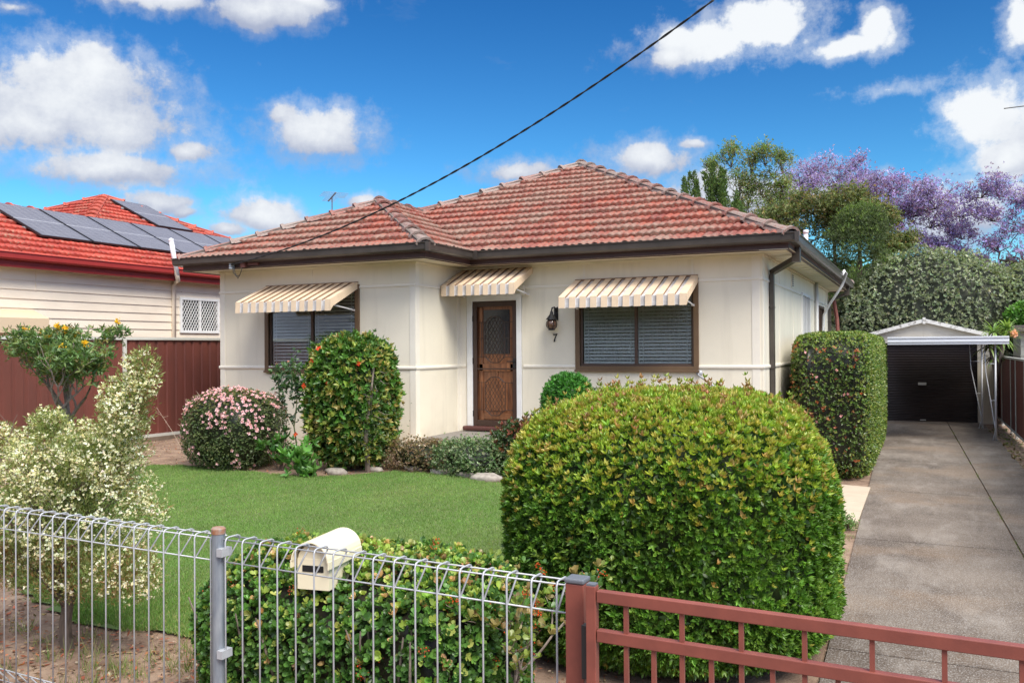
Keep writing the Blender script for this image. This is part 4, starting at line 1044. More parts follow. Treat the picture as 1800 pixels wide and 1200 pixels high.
post(1.40,20.95,2.05,-.20); post(1.31,23.9,2.05,-.26)

# water tank / shed beyond right fence
tk=thing('garden_shed',(2.9,26,0),'small grey green shed with dark flat roof behind the right fence','shed')
b_=MB(); b_.box((2.25,25.2,0),(4.2,27.2,2.36)); 
for i in range(9): b_.box((2.235,25.19,.25*i),(4.2,27.2,.25*i+.012))
b_.build('wall',M['tank'],tk); b_=MB(); b_.box((2.08,25.0,2.36),(4.4,27.4,2.52)); b_.build('roof',M['tank_roof'],tk,bevel=.01)

# ------------------------------------------------------------------ STREET FENCE
wf=thing('wire_fence',(-3.1,3.28,0),'galvanised roll top wire fence along the street front','fence')
fy=lambda x:3.36+(x+4.95)*(-.045)
def wire_panel(xa,xb,off):
    mb=MB(); sp=.1125; zt=1.12; zn_=1.00; zb1=.17; r=.0042; n=int((xb-xa)/sp)
    fk=V3(.045,1,0); fk/=np.linalg.norm(fk); 
    P=lambda x,o,z:(x+.045*o,fy(x)+o,z)
    x=xa+.03
    while x<xb-.01:
        o=.10
        mb.tube([P(x,0,.045),P(x,0,zt-.02),P(x,.008,zt-.004),P(x,.022,zt),P(x,o-.02,zt),P(x,o-.004,zt-.006),P(x,o-.004,zt-.02),P(x,.006,zn_)],r,6)
        mb.tube([P(x,0,.06),P(x,.01,.045),P(x,o,.045),P(x,o-.002,.06),P(x,.006,zb1)],r,6)
        x+=sp
    for o,z in ((.012,zt-.012),(.088,zt-.012),(.0065,zn_),(.0065,zb1),(.012,.053),(.088,.053)): mb.tube([P(xa,o,z),P(xb,o,z)],r*.9,6)
    mb.build('wire_panel',M['steel'],wf,smooth=True)
wire_panel(-5.95,-3.20,0); wire_panel(-3.15,-1.27,0); wire_panel(-8.6,-6.0,0)
p=MB(); p.tube([(-3.175,fy(-3.14)+.01,-.1),(-3.175,fy(-3.14)+.01,1.155)],.032,16); po=p.build('post',M['post_steel'],wf,smooth=False)
c_=MB(); c_.lathe((-3.175,fy(-3.14)+.01,1.135),[(.035,0),(.036,.025),(.03,.032),(0,.033)],16); c_.build('cap',M['rust'],po)
for z in (1.05,.55):
    p=MB(); p.box((-3.15,fy(-3.14)-.03,z-.02),(-3.115,fy(-3.14)+.04,z+.02)); p.build('clip',M['steel'],po)
# gate post
gp=thing('gate_post',(-1.20,3.17,0),'square dusty red steel post with grey plastic cap between wire fence and gate','post')
p=MB(); p.box((-1.247,3.105,-.1),(-1.172,3.175,1.145)); p.build('shaft',M['gate'],gp,bevel=.004); p=MB(); p.box((-1.250,3.101,1.146),(-1.169,3.179,1.165)); p.build('cap',M['cap'],gp,bevel=.006)
gt=thing('driveway_gate',(-1.1,3.05,0),'dusty red tubular steel gate across the driveway','gate')
gyf=lambda x:3.052-(x+1.06)*.035
def gbar(xa,xb,zt,h=.043,w=.035):
    m=MB(); m.bar((xa,gyf(xa),zt-h/2),(xb,gyf(xb),zt-h/2),w,h); return m
X1=2.05
gbar(-1.095,X1,1.150).build('rail',M['gate'],gt,bevel=.003,label='top rail of the gate'); gbar(-1.095,X1,1.005).build('rail',M['gate'],gt,bevel=.003,label='second rail below the top rail'); gbar(-1.095,X1,.14).build('rail',M['gate'],gt,bevel=.003,label='bottom rail of the gate')
for x in (-1.118,X1):
    m=MB(); m.box((x-.019,gyf(x)-.02,.06),(x+.019,gyf(x)+.02,1.165)); so=m.build('stile',M['gate'],gt,bevel=.003)
    m=MB(); m.box((x-.017,gyf(x)-.018,1.1655),(x+.017,gyf(x)+.018,1.172)); m.build('cap',M['cap'],so)
k=0; x=-.985
while x<X1-.05:
    for za,zb_ in (((.14,.962),(1.005,1.107)) if k%2==0 else ((.14,.962),)):
        m=MB(); m.bar((x,gyf(x),za),(x,gyf(x),zb_),.016,.016); m.build('picket',M['gate'],gt)
    x+=.104; k+=1
m=MB(); m.box((-1.172,3.08,.80),(-1.137,3.12,1.0)); m.build('hinge',M['dark'],gt)

# ------------------------------------------------------------------ MAILBOX
mbx=thing('mailbox',(-2.93,3.84,0),'cream metal mailbox with curved lid and dark slot above the low hedge','mailbox')
def mailbox():
    cx,cy=-2.93,3.84; ang=.16; ca,sa=math.cos(ang),math.sin(ang)
    R_=lambda x,y,z:(cx+x*ca-y*sa,cy+x*sa+y*ca,z)
    b=MB(); w,l=.092,.155; z0_,z1_=.785,.945
    v=[R_(x,y,z) for z in (z0_,z1_) for x,y in ((-w,-l),(w,-l),(w,l),(-w,l))]
    b.add(v,[(0,3,2,1),(0,1,5,4),(1,2,6,5),(2,3,7,6),(3,0,4,7),(4,5,6,7)])
    # end arch plates
    for y in (-l,l):
        n=10; pts=[R_(w*.97*math.cos(math.pi*i/n),y*.985,z1_+.075*math.sin(math.pi*i/n)) for i in range(n+1)]
        b.add(pts,[tuple(range(n+1))])
    b.build('body',M['mailbox'],mbx)
    r_=MB(); n=16; ro=w+.016; l2=l+.04; vs=[]
    for y in (-l2,l2):
        for i in range(n+1):
            a=math.pi*i/n; vs.append(R_(ro*math.cos(a),y,z1_-.006+.104*math.sin(a)))
        for i in range(n+1):
            a=math.pi*i/n; vs.append(R_((ro-.006)*math.cos(a),y,z1_-.006+.098*math.sin(a)))
    m_=2*(n+1); f=[]
    for i in range(n): f+=[(i,i+1,m_+i+1,m_+i),(n+1+i+1,n+1+i,m_+n+1+i,m_+n+2+i),(i,n+1+i,n+2+i,i+1),(m_+i,m_+i+1,m_+n+2+i,m_+n+1+i)]
    f+=[(0,m_,m_+n+1,n+1),(n,n+n+1,m_+n+n+1,m_+n)]
    r_.add(vs,f)
    for s in (-1,1): r_.obox(R_(s*(ro+.001),0,z1_-.022),np.array(R_(.003,0,0))-np.array(R_(0,0,0)),np.array(R_(0,l2,0))-np.array(R_(0,0,0)),V3(0,0,.02))
    r_.build('lid',M['mailbox'],mbx,smooth=False)
    s=MB(); s.obox(R_(0,-l-.002,.895),np.array(R_(.062,0,0))-np.array(R_(0,0,0)),np.array(R_(0,.002,0))-np.array(R_(0,0,0)),V3(0,0,.017)); s.build('slot',M['iron'],mbx,bevel=.012)
    p=MB(); p.box((cx-.02,cy-.02,0),(cx+.02,cy+.02,.80)); p.build('post',M['timber'],mbx)
mailbox()

# ------------------------------------------------------------------ OVERHEAD CABLES
def cable(A,B,sag,r,name,label,m,twist=False,n=40):
    A=np.array(A,float);B=np.array(B,float);mb=MB(); pts=[A+(B-A)*t-V3(0,0,sag*4*t*(1-t)) for t in np.linspace(0,1,n)]
    if twist:
        N=260
        for ph in (0,math.pi):
            q=[]
            for i in range(N+1):
                t=i/N; p_=A+(B-A)*t-V3(0,0,sag*4*t*(1-t)); a=ph+t*140; q.append(p_+r*.7*V3(math.cos(a)*.8,math.cos(a)*.3,math.sin(a)))
            mb.tube(q,r,5)
    else: mb.tube(pts,r,6)
    o=mb.build(name,m,smooth=True); return tag(o,label,'cable')
cable((-9.97,10.63,3.40),(-1.873,8.82,5.557),.38,.0085,'service_cable','thick black twisted service cable running from the left eave up across the sky',M['cable'],twist=True)
mbc=MB(); mbc.tube([(1.763,22.906,7.472),(2.6,23.3,7.58),(6,24.9,7.9)],.012,6); tag(mbc.build('overhead_wire',M['cable']),'short thin dark wire end at the upper right edge of the sky','cable')

# ------------------------------------------------------------------ VEGETATION
def stems(name, base, n, h, spread, r, m, parent, seed=1, wig=.06):
    rd=random.Random(seed); mb=MB(); tops=[]
    for i in range(n):
        a=rd.uniform(0,6.28); p=np.array(base,float)+V3(rd.gauss(0,.03),rd.gauss(0,.03),0); q=[p]; dd=V3(math.cos(a)*spread*rd.random(),math.sin(a)*spread*rd.random(),1); dd/=np.linalg.norm(dd); k=5; L=h*rd.uniform(.7,1.05)
        for s in range(k):
            dd=dd+V3(rd.gauss(0,wig),rd.gauss(0,wig),0); dd/=np.linalg.norm(dd); q.append(q[-1]+dd*L/k)
        mb.tube(q,[r*(1-.7*s/k) for s in range(k+1)],6,cap=False); tops.append(q)
    mb.build(name,m,parent); return tops

# --- big clipped shrub
def big_bush():
    c=(-1.63,6.05,.85); t=thing('clipped_shrub',(-1.66,6.05,0),'huge rounded clipped shrub with glossy green leaves and yellow orange new growth on top','shrub')
    v,f=hull(c,(1.11,1.18,.875),.62,.86,nu=72,nv=44,amp=.042,freq=3.0,zmin=.03)
    kb=np.clip((.60-v[:,2])/.5,0,1)[:,None]; v[:,:2]=np.array(c[:2])+(v[:,:2]-np.array(c[:2]))*(1+.13*kb)
    P,N=sample(v,f,22000); P=P-N*np.abs(rng.normal(0,.035,(len(P),1)))+N*.004
    up=sstep(P[:,2],.75,1.5); AX=unit(N+V3(0,0,.45)+rng.normal(0,.28,N.shape))
    n=len(P); yng=rng.random(n)<(.04+.95*up*np.clip(.55+N[:,2],.05,1)); 
    C=colmix(n,[(.12,.24,.032),(.09,.19,.028),(.16,.29,.045)],jit=.16)
    C[yng]=colmix(yng.sum(),[(.34,.42,.06),(.42,.39,.08),(.27,.40,.055),(.46,.33,.11)],[.4,.34,.30,.10],jit=.12)
    AX[yng]=unit(AX[yng]+V3(0,0,.5))
    S=rng.uniform(.027,.044,n)
    org=rng.random(n)<.0; a=rosettes(P,AX,6,S,S*.36,C,(.3,1.0),T_POINT,.20)
    P2,N2=sample(v,f,11000); P2=P2-N2*rng.uniform(.05,.16,(len(P2),1))
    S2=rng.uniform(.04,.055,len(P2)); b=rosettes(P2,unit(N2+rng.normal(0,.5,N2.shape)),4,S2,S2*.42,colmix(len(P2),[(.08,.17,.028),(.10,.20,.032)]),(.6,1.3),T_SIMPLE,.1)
    # stray shoots on top
    k=rng.choice(np.where((P[:,2]>1.45))[0],110); SP=P[k]; q=[]
    for i in range(3): q.append(rosettes(SP+V3(0,0,1)*(.03+.032*i)+rng.normal(0,.006,SP.shape),unit(V3(0,0,1)+rng.normal(0,.15,SP.shape)),4,np.full(len(SP),.036),.014,colmix(len(SP),[(.34,.30,.06),(.38,.20,.09),(.26,.32,.06)]),(.4,.9),T_POINT,.2))
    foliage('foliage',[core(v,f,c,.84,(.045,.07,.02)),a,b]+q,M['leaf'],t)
    stems('stem',(-1.66,6.05,0),7,.8,.5,.03,M['bark'],t)
big_bush()

# --- clipped side hedge
def side_hedge():
    t=thing('clipped_hedge',(-1.3,17.5,0),'tall boxy clipped hedge with orange tinted leaves between the house side and driveway','hedge')
    c=(-1.30,17.75,1.10); v,f=hull(c,(.60,3.95,1.17),.28,.28,nu=120,nv=40,amp=.018,freq=5,zmin=.02)
    # densify by area: front and top matter
    P,N=sample(v,f,30000); P=P-N*np.abs(rng.normal(0,.03,(len(P),1)))
    n=len(P); pat=noise3(P,2.3,3.); pt2=noise3(P,5.,6.)
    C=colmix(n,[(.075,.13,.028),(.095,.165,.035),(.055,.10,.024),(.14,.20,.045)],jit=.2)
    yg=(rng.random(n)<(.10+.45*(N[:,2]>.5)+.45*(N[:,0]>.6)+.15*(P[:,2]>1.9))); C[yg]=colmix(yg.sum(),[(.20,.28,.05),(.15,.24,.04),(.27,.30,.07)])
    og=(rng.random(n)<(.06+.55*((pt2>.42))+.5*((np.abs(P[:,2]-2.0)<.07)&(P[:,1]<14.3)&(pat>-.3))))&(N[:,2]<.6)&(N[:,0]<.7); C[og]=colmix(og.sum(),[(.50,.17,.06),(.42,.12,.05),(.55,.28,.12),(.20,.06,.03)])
    S=rng.uniform(.026,.042,n)
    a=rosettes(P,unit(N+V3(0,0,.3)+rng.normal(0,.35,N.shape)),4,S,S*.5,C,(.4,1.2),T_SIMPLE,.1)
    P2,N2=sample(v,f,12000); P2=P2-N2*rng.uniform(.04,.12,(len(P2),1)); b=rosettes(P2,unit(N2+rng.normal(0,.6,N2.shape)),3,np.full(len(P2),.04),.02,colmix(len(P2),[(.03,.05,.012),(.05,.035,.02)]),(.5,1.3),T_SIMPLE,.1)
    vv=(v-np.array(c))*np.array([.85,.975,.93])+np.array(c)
    foliage('foliage',[(vv,f,np.tile(np.array((.02,.024,.012)),(len(v),1))),a,b],M['leaf'],t)  # inner hull coloured dark to stand for shade inside the hedge
    k=rng.choice(np.where((N[:,1]<-.7)&(P[:,2]>.5))[0],9); [foliage('flower',flower_arrays(P[j:j+1]+N[j:j+1]*.02,N[j:j+1],.03,(.80,.40,.42)),M['petal'],t) for j in k]
    s=MB(); 
    for y in np.arange(14.3,21.4,.6): s.tube([(-1.3,y,0),(-1.28,y+.03,1.5)],.03,6)
    s.build('stem',M['bark'],t)
side_hedge()

# --- generic blob shrub
def blob_shrub(name,label,cat,c,r,e=(.85,.9),n=4000,k=5,S=(.03,.045),wr=.45,cols=None,young=None,T=T_POINT,mat_='leaf',base=None,seed=0,amp=.05,freq=3.,zmin=None,flowers=None,core_s=.86,tilt=(.5,1.15),loose=.03,upb=.4):
    base=base or (c[0],c[1],float(g(c[0],c[1]))); t=thing(name,base,label,cat)
    v,f=hull(c,r,e[0],e[1],amp=amp,freq=freq,seed=seed,zmin=zmin)
    P,N=sample(v,f,n); P=P-N*np.abs(rng.normal(0,loose,(n,1)))+N*rng.random((n,1))**4*loose*1.4
    C=colmix(n,cols,jit=.17)
    if young:
        frac,yc,zb=young; y=rng.random(n)<frac*(.25+.75*sstep(P[:,2],zb[0],zb[1])); C[y]=colmix(y.sum(),yc)
    s=rng.uniform(*S,n)
    a=rosettes(P,unit(N+V3(0,0,upb)+rng.normal(0,.35,N.shape)),k,s,s*wr,C,tilt,T,.15)
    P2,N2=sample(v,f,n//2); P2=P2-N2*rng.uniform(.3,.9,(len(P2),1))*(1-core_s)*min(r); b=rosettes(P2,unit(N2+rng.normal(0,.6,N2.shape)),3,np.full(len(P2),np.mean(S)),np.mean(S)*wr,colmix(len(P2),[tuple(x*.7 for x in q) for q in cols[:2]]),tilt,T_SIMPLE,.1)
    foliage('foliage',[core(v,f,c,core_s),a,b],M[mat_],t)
    if base[2]<c[2]-r[2]*.4: stems('stem',base,4,max(.15,(c[2]-base[2])*.9),.25,.02,M['bark'],t,seed=seed)
    return t,P,N,v,f
t,P,N,v,f=blob_shrub('flowering_shrub','rounded clipped shrub covered in pale pink flowers in front of the left wing','shrub',(-8.72,9.35,.92),(.66,.62,.56),(.72,.75),n=6000,S=(.018,.028),cols=[(.12,.17,.06),(.08,.125,.045),(.18,.21,.09)],zmin=.40,seed=2,amp=.035)
k=rng.choice(len(P),2600); w=(P[k,2]>1.08+.25*noise3(P[k],4.)+.0)|(rng.random(len(k))<.12)
cl=noise3(P[k],6.,4.)>-.15; k=k[w&cl]
foliage('flower',flower_arrays(P[k]+N[k]*.02,unit(N[k]+V3(0,-.3,.2)),.030,(.80,.50,.54),(.60,.16,.25)),M['petal'],t)['kind']='stuff'
k=rng.choice(np.where(P[:,2]>1.25)[0],900); foliage('new_growth',rosettes(P[k],unit(N[k]+rng.normal(0,.3,(len(k),3))),4,np.full(len(k),.022),.009,colmix(len(k),[(.30,.27,.11),(.36,.26,.14)]),(.3,1)),M['leaf'],t)

# hibiscus : tall shrub
t,P,N,v,f=blob_shrub('hibiscus_shrub','tall leafy shrub with a few red flowers in front of the bronze left window','shrub',(-7.0,9.75,1.34),(.56,.55,.87),(.68,.8),n=4600,S=(.05,.078),wr=.46,cols=[(.09,.20,.035),(.06,.13,.025),(.11,.24,.045)],seed=4,amp=.07,zmin=.52,loose=.07,young=(.55,[(.32,.33,.08),(.26,.29,.07),(.24,.30,.06),(.36,.29,.09)],(3.0,.4)))
pts=np.array([(-7.25,9.22,1.90),(-7.38,9.2,1.56),(-6.60,9.32,1.86),(-7.12,9.18,2.05),(-7.48,9.15,.92),(-6.98,9.2,1.6)]); [foliage('flower',flower_arrays(p_[None],V3(.2,-.9,.2)[None],.045,(.75,.07,.03),(.8,.3,.05)),M['petal'],t) for p_ in pts]
s=MB()
rd2=random.Random(9)
for i in range(26):
    z=rd2.uniform(.75,1.75); p=V3(-6.48+rd2.gauss(0,.04),9.45+rd2.gauss(0,.1),z); d=unit(V3(rd2.uniform(.1,.9),-.4+rd2.gauss(0,.3),rd2.uniform(-.2,.9))); L=rd2.uniform(.15,.42); s.tube([p,p+d*L*.5,p+d*L+V3(0,0,.05)],[.006,.004,.002],4,cap=False)
s.tube([(-6.62,9.55,.42),(-6.55,9.4,.9),(-6.50,9.42,1.3),(-6.45,9.45,1.8)],[.035,.028,.02,.01],7); s.build('branch',M['bark_pale'],t)
n=420; sp_=np.array([(-6.35,9.35,1.15)])+rng.normal(0,1,(n,3))*np.array([.16,.12,.33]); foliage('sparse_foliage',leaf_arrays(sp_,unit(rng.normal(size=(n,3))+V3(.5,0,.2)),unit(rng.normal(size=(n,3))),rng.uniform(.025,.05,n),.010,colmix(n,[(.06,.12,.04),(.10,.17,.06),(.05,.08,.04)])),M['leaf'],t)
# little seedling with big leaves in front
def leafy(name,label,cat,base,h,w,n,S,cols,stem_n=4,wr=.42,seed=3,mat_='leaf',T=T_POINT,rose=5,group=None):
    t=thing(name,base,label,cat,group); tp=stems('stem',base,stem_n,h,w/h if h else .5,.010,M['bark'],t,seed=seed)
    P=[];AX=[]
    for q in tp:
        for i in range(n):
            u_=rng.uniform(.3,1.0)*(len(q)-1); a=int(min(u_,len(q)-2)); p=q[a]+(q[a+1]-q[a])*(u_-a); P.append(p+rng.normal(0,.02+.08*w,3)); AX.append(unit(rng.normal(0,.6,3)+V3(0,0,.8)))
    P=np.array(P);AX=np.array(AX); s=rng.uniform(*S,len(P)); foliage('foliage',rosettes(P,AX,rose,s,s*wr,colmix(len(P),cols),(.6,1.3),T,.15),M[mat_],t); return t
leafy('seedling_plant','low plant with broad bright green leaves at the foot of the tall shrub','plant',(-7.2,8.98,.41),.42,.38,9,(.09,.13),[(.10,.24,.05),(.13,.28,.06)],7)
leafy('leafy_seedling','small broad leaved plant between the pink shrub and the tall shrub','plant',(-7.85,9.3,.42),.5,.35,9,(.07,.10),[(.05,.13,.03),(.08,.18,.04)],6,seed=5)
# rose
t=thing('rose_bush',(-8.0,9.85,.42),'thin stemmed rose bush standing between the pink shrub and the tall shrub','shrub')
rb,tips,nodes=branchy((-7.9,9.75,.42),(-.12,0,1),.55,.014,3,(2,3),.5,.35,.72,.08,seed=11)
rb.build('stem',mat('rose_stem',(.13,.16,.06),.6),t)
P=np.array([a for a,_,l in nodes if l<=2]); P=np.repeat(P,4,0)+rng.normal(0,.05,(len(P)*4,3)); P=P[P[:,2]>.75]; n=len(P)
s=rng.uniform(.035,.06,n); foliage('foliage',rosettes(P,unit(rng.normal(size=(n,3))+V3(0,-.3,.5)),3,s,s*.62,colmix(n,[(.06,.13,.045),(.08,.16,.05),(.05,.10,.05)]),(.7,1.4),T_POINT,.1),M['leaf'],t)
pk=np.array([tips[0][0]+V3(0,0,.04),tips[len(tips)//2][0]+V3(0,0,.04)]); [foliage('bud',flower_arrays(p_[None],V3(0,-.2,1)[None],.03,(.75,.35,.25)),M['petal'],t) for p_ in pk]

# small round shrub near wall
blob_shrub('ball_shrub','small bright green ball shaped shrub against the wall right of the door','shrub',(-4.45,11.25,1.26),(.36,.36,.42),(.95,1),n=2600,S=(.035,.05),wr=.34,cols=[(.07,.24,.035),(.10,.30,.05),(.05,.17,.03)],seed=6,amp=.05,freq=5)
# porch plants
blob_shrub('low_shrub','brownish twiggy low shrub in front of the porch step','shrub',(-6.05,9.95,.60),(.62,.34,.24),(1,1),n=2200,S=(.018,.032),wr=.4,cols=[(.22,.14,.08),(.14,.13,.06),(.28,.20,.10)],seed=7,amp=.18,freq=6,core_s=.6,loose=.08,T=T_SIMPLE)
blob_shrub('low_shrub','green and white speckled low shrub in front of the porch','shrub',(-5.22,9.85,.62),(.58,.38,.28),(1,1),n=2600,S=(.020,.036),wr=.4,cols=[(.12,.20,.07),(.08,.14,.05),(.30,.36,.20)],seed=8,amp=.16,freq=6,core_s=.6,loose=.08,T=T_SIMPLE)
blob_shrub('low_shrub','dark leaved shrub with red berries beside the doormat','shrub',(-4.62,10.15,.72),(.46,.40,.38),(.9,1),n=1700,S=(.035,.055),wr=.42,cols=[(.04,.075,.025),(.06,.10,.035),(.20,.07,.04)],seed=9,amp=.10,core_s=.7,loose=.06)
leafy('wispy_plant','wispy brown and green plant at the left corner of the porch','plant',(-6.95,9.95,.42),.50,.3,10,(.03,.05),[(.20,.15,.08),(.10,.14,.06),(.16,.20,.09)],9,seed=8,T=T_SIMPLE,rose=3)
leafy('wispy_plant','thin green plant rising in front of the porch floor','plant',(-5.75,10.25,.43),.42,.22,8,(.03,.045),[(.09,.17,.05),(.14,.21,.08)],7,seed=13,T=T_SIMPLE,rose=3)
leafy('small_succulent','pale green leafy clump at the driveway edge by the path','plant',(-.80,10.35,.02),.14,.22,14,(.02,.035),[(.20,.30,.12),(.15,.27,.08)],10,seed=15,T=T_ROUND,rose=4)
# garden stones
rocks=[(-6.95,9.3,.13),(-6.55,9.62,.09),(-6.1,9.85,.11),(-5.62,9.72,.12),(-5.2,9.62,.10),(-4.85,9.50,.17),(-4.45,9.50,.12)]
rl=['pale stone at the lawn edge right of the tall shrub','small stone at the lawn edge nearest the tall shrub','flat stone below the brown twiggy shrub','long pale stone below the speckled shrub','small low stone below the speckled shrub','largest pale stone at the lawn edge below the dark leaved shrub','rightmost stone at the lawn edge beside the huge shrub']
for (x,y,s),lb in zip(rocks,rl):
    v,f=hull((x,y,float(g(x,y))+.02),(s*1.3,s*.7,s*.42),.8,.9,nu=14,nv=9,amp=.18,freq=9,seed=x*3); tag(mesh_np('garden_stone',v,f,M['rock'],smooth=True),lb,'stone','stones edging the lawn')

# --- low street hedge (hawthorn) with round leaves and orange berries
def street_hedge():
    t=thing('low_hedge',(-3.0,3.9,0),'low hedge of rounded leaves and orange berries just behind the wire fence','hedge')
    v,f=hull((-2.88,4.08,.43),(.93,.53,.48),.50,.50,nu=70,nv=30,amp=.06,freq=3.4,seed=3,zmin=.03)
    m_=v[:,2]>.5; v[m_,2]+= .02*noise3(v[m_],4.); v[m_,2]-=.15*(1-sstep(v[m_,1],3.62,4.05))
    P,N=sample(v,f,10000); P=P-N*np.abs(rng.normal(-.005,.045,(len(P),1))); n=len(P); up=sstep(P[:,2],.65,.98)
    C=colmix(n,[(.08,.18,.035),(.11,.23,.045),(.065,.14,.035)],jit=.2)
    y=rng.random(n)<(.12+.62*up); C[y]=colmix(y.sum(),[(.30,.39,.07),(.36,.39,.10),(.22,.36,.06),(.48,.30,.13)],[.35,.3,.25,.18])
    s=rng.uniform(.023,.037,n)
    a=rosettes(P,unit(N+V3(0,0,.35)+rng.normal(0,.35,N.shape)),6,s,s*.62,C,(.45,1.1),T_ROUND,.12)
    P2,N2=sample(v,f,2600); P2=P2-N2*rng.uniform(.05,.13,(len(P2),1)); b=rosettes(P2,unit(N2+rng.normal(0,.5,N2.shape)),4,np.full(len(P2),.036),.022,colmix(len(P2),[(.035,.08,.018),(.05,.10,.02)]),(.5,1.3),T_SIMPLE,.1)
    foliage('foliage',[core(v,f,(-2.88,4.08,.43),.84,(.03,.026,.016)),a,b],M['leaf'],t)  # dark inner layer: shade between the leaves is put into its colour
    # berries clusters
    k=rng.choice(len(P),75); B=np.repeat(P[k]+N[k]*.022,14,0)+rng.normal(0,.014,(75*14,3)); bm=[]
    o=np.array([(1,0,0),(-1,0,0),(0,1,0),(0,-1,0),(0,0,1),(0,0,-1)])*.0055; of=np.array([(0,2,4),(2,1,4),(1,3,4),(3,0,4),(2,0,5),(1,2,5),(3,1,5),(0,3,5)])
    vv=(B[:,None]+o[None]).reshape(-1,3); ff=(of[None]+(np.arange(len(B))*6)[:,None,None]).reshape(-1,3); [foliage('berry_cluster',(vv[84*q:84*q+84],ff[:112],np.repeat(colmix(14,[(.62,.10,.02),(.45,.11,.04),(.25,.07,.04)]),6,0)),M['petal'],t) for q in range(75)]
    tw=MB(); rd_=random.Random(3)
    for i in range(40):
        x=rd_.uniform(-3.6,-2.1); p=V3(x,rd_.uniform(3.75,4.1),0); q=p+V3(rd_.gauss(0,.06),-.2*rd_.random(),.3); r_=q+V3(rd_.gauss(0,.06),-.1*rd_.random(),.35); tw.tube([p,q,r_],[.014,.010,.004],5,cap=False)
    tw.build('branch',M['bark_pale'],t)
    # sparse right plant
    t2=thing('sparse_shrub',(-2.0,4.1,0),'sparse twiggy shrub with orange berries between the low hedge and the huge shrub','shrub')
    tb,tips,nodes=branchy((-1.95,4.05,0),(-.05,-.05,1),.34,.018,3,(3,4),.7,.1,.75,.15,seed=21); tb,tips,nodes=fit(tb,tips,nodes,(-2.35,3.65,0),(-1.60,4.75,.84)); tb.build('branch',M['bark_pale'],t2)
    P=np.array([a for a,_,l in nodes if l<=1]); P=np.repeat(P,2,0)+rng.normal(0,.03,(2*len(P),3)); P=P[(P[:,2]>.12)&((P[:,2]>.66)|(P[:,2]<.35)|(rng.random(len(P))<.25))]; n=len(P); s=rng.uniform(.028,.042,n)
    foliage('foliage',rosettes(P,unit(rng.normal(0,.5,(n,3))+V3(0,0,1)),5,s,s*.62,colmix(n,[(.07,.15,.03),(.20,.26,.05),(.28,.22,.08)]),(.5,1.2),T_ROUND,.1),M['leaf'],t2)
    k=rng.choice(n,26); B=np.repeat(P[k]+V3(0,-.02,.02),12,0)+rng.normal(0,.013,(26*12,3)); vv=(B[:,None]+o[None]).reshape(-1,3); ff=(of[None]+(np.arange(len(B))*6)[:,None,None]).reshape(-1,3); [foliage('berry_cluster',(vv[72*q:72*q+72],ff[:96],np.repeat(colmix(12,[(.62,.10,.02),(.45,.12,.04)]),6,0)),M['petal'],t2) for q in range(26)]
street_hedge()

# --- white flowering shrub on left
def white_shrub():
    t=thing('blossom_shrub',(-5.25,4.05,.03),'airy shrub covered in tiny cream white blossoms behind the left wire fence','shrub')
    tb,tips,nodes=branchy((-5.25,4.05,.0),(-.05,0,1),.55,.045,5,(2,4),.42,.10,.78,.10,seed=31)
    tb,tips,nodes=fit(tb,tips,nodes,(-6.35,3.55,0),(-4.45,4.75,1.72)); tb.build('branch',M['bark'],t)
    # plumes leaning to the right
    pl=[]; rd_=random.Random(4)
    lumps=[((-5.25,4.12,.95),(.70,.52,.42),.9),((-5.40,4.1,1.24),(.58,.42,.26),1.),((-4.98,4.1,1.36),(.33,.30,.24),1.),((-4.76,4.1,1.66),(.19,.18,.24),1.),((-6.0,4.05,1.40),(.2,.18,.14),1.),((-5.5,4.1,1.52),(.16,.16,.13),1.),((-5.25,4.1,.60),(.60,.42,.26),.12),((-4.66,4.0,.62),(.26,.24,.20),.35),((-5.80,4.0,.60),(.34,.26,.22),.12),((-4.62,4.1,1.88),(.13,.12,.20),1.)]
    Pl=[];Cl=[];Al=[];F=[]
    for c,r,fl in lumps:
        vol=r[0]*r[1]*r[2]; n=int(9500*(vol/.03)**.55*.42)
        # shoots: arcs outward/up
        q=rng.normal(size=(n,3)); q=unit(q)*rng.random((n,1))**.45; p=np.array(c)+q*np.array(r)*(1+.18*noise3(q+np.array(c),4.)[:,None])
        ax=unit(q*np.array([1,1,.7])+V3(.15,0,1.0)+rng.normal(0,.25,q.shape)); Pl.append(p);Al.append(ax); low=c[2]<.7
        br=sstep(noise3(p,3.5,7.),-.35 if low else .1,.3 if low else .5)*(1.0 if low else .4)
        col=np.where((rng.random(n)<br)[:,None],colmix(n,[(.30,.17,.08),(.24,.13,.065),(.30,.22,.09)]),colmix(n,[(.19,.24,.07),(.14,.19,.055),(.25,.27,.10)]))
        Cl.append(col)
        m_=int(n*.40*fl); k=rng.choice(n,m_); out=np.linalg.norm(q[k],axis=1)>.45; F.append((p[k][out],ax[k][out]))
    P=np.vstack(Pl);A=np.vstack(Al);C=np.vstack(Cl); n=len(P)
    s=rng.uniform(.016,.034,n); a=rosettes(P,A,3,s,s*.16,C,(.15,.8),T_SIMPLE,0)
    foliage('foliage',a,M['leaf_soft'],t)
    FP=np.vstack([f_[0] for f_ in F]);FA=np.vstack([f_[1] for f_ in F])
    # drop some in clusters
    kk=noise3(FP,9.,2.)>-.1; FP=FP[kk];FA=FA[kk]; R=np.repeat(FP,3,0)+rng.normal(0,.011,(3*len(FP),3)); RA=np.repeat(FA,3,0)
    n=len(R); foliage('blossom',rosettes(R,unit(RA+rng.normal(0,.5,R.shape)),3,np.full(n,.0135),.011,colmix(n,[(.80,.76,.56),(.86,.84,.70),(.70,.64,.42)],jit=.08),(.7,1.4),T_SIMPLE,0),M['petal'],t)
white_shrub()

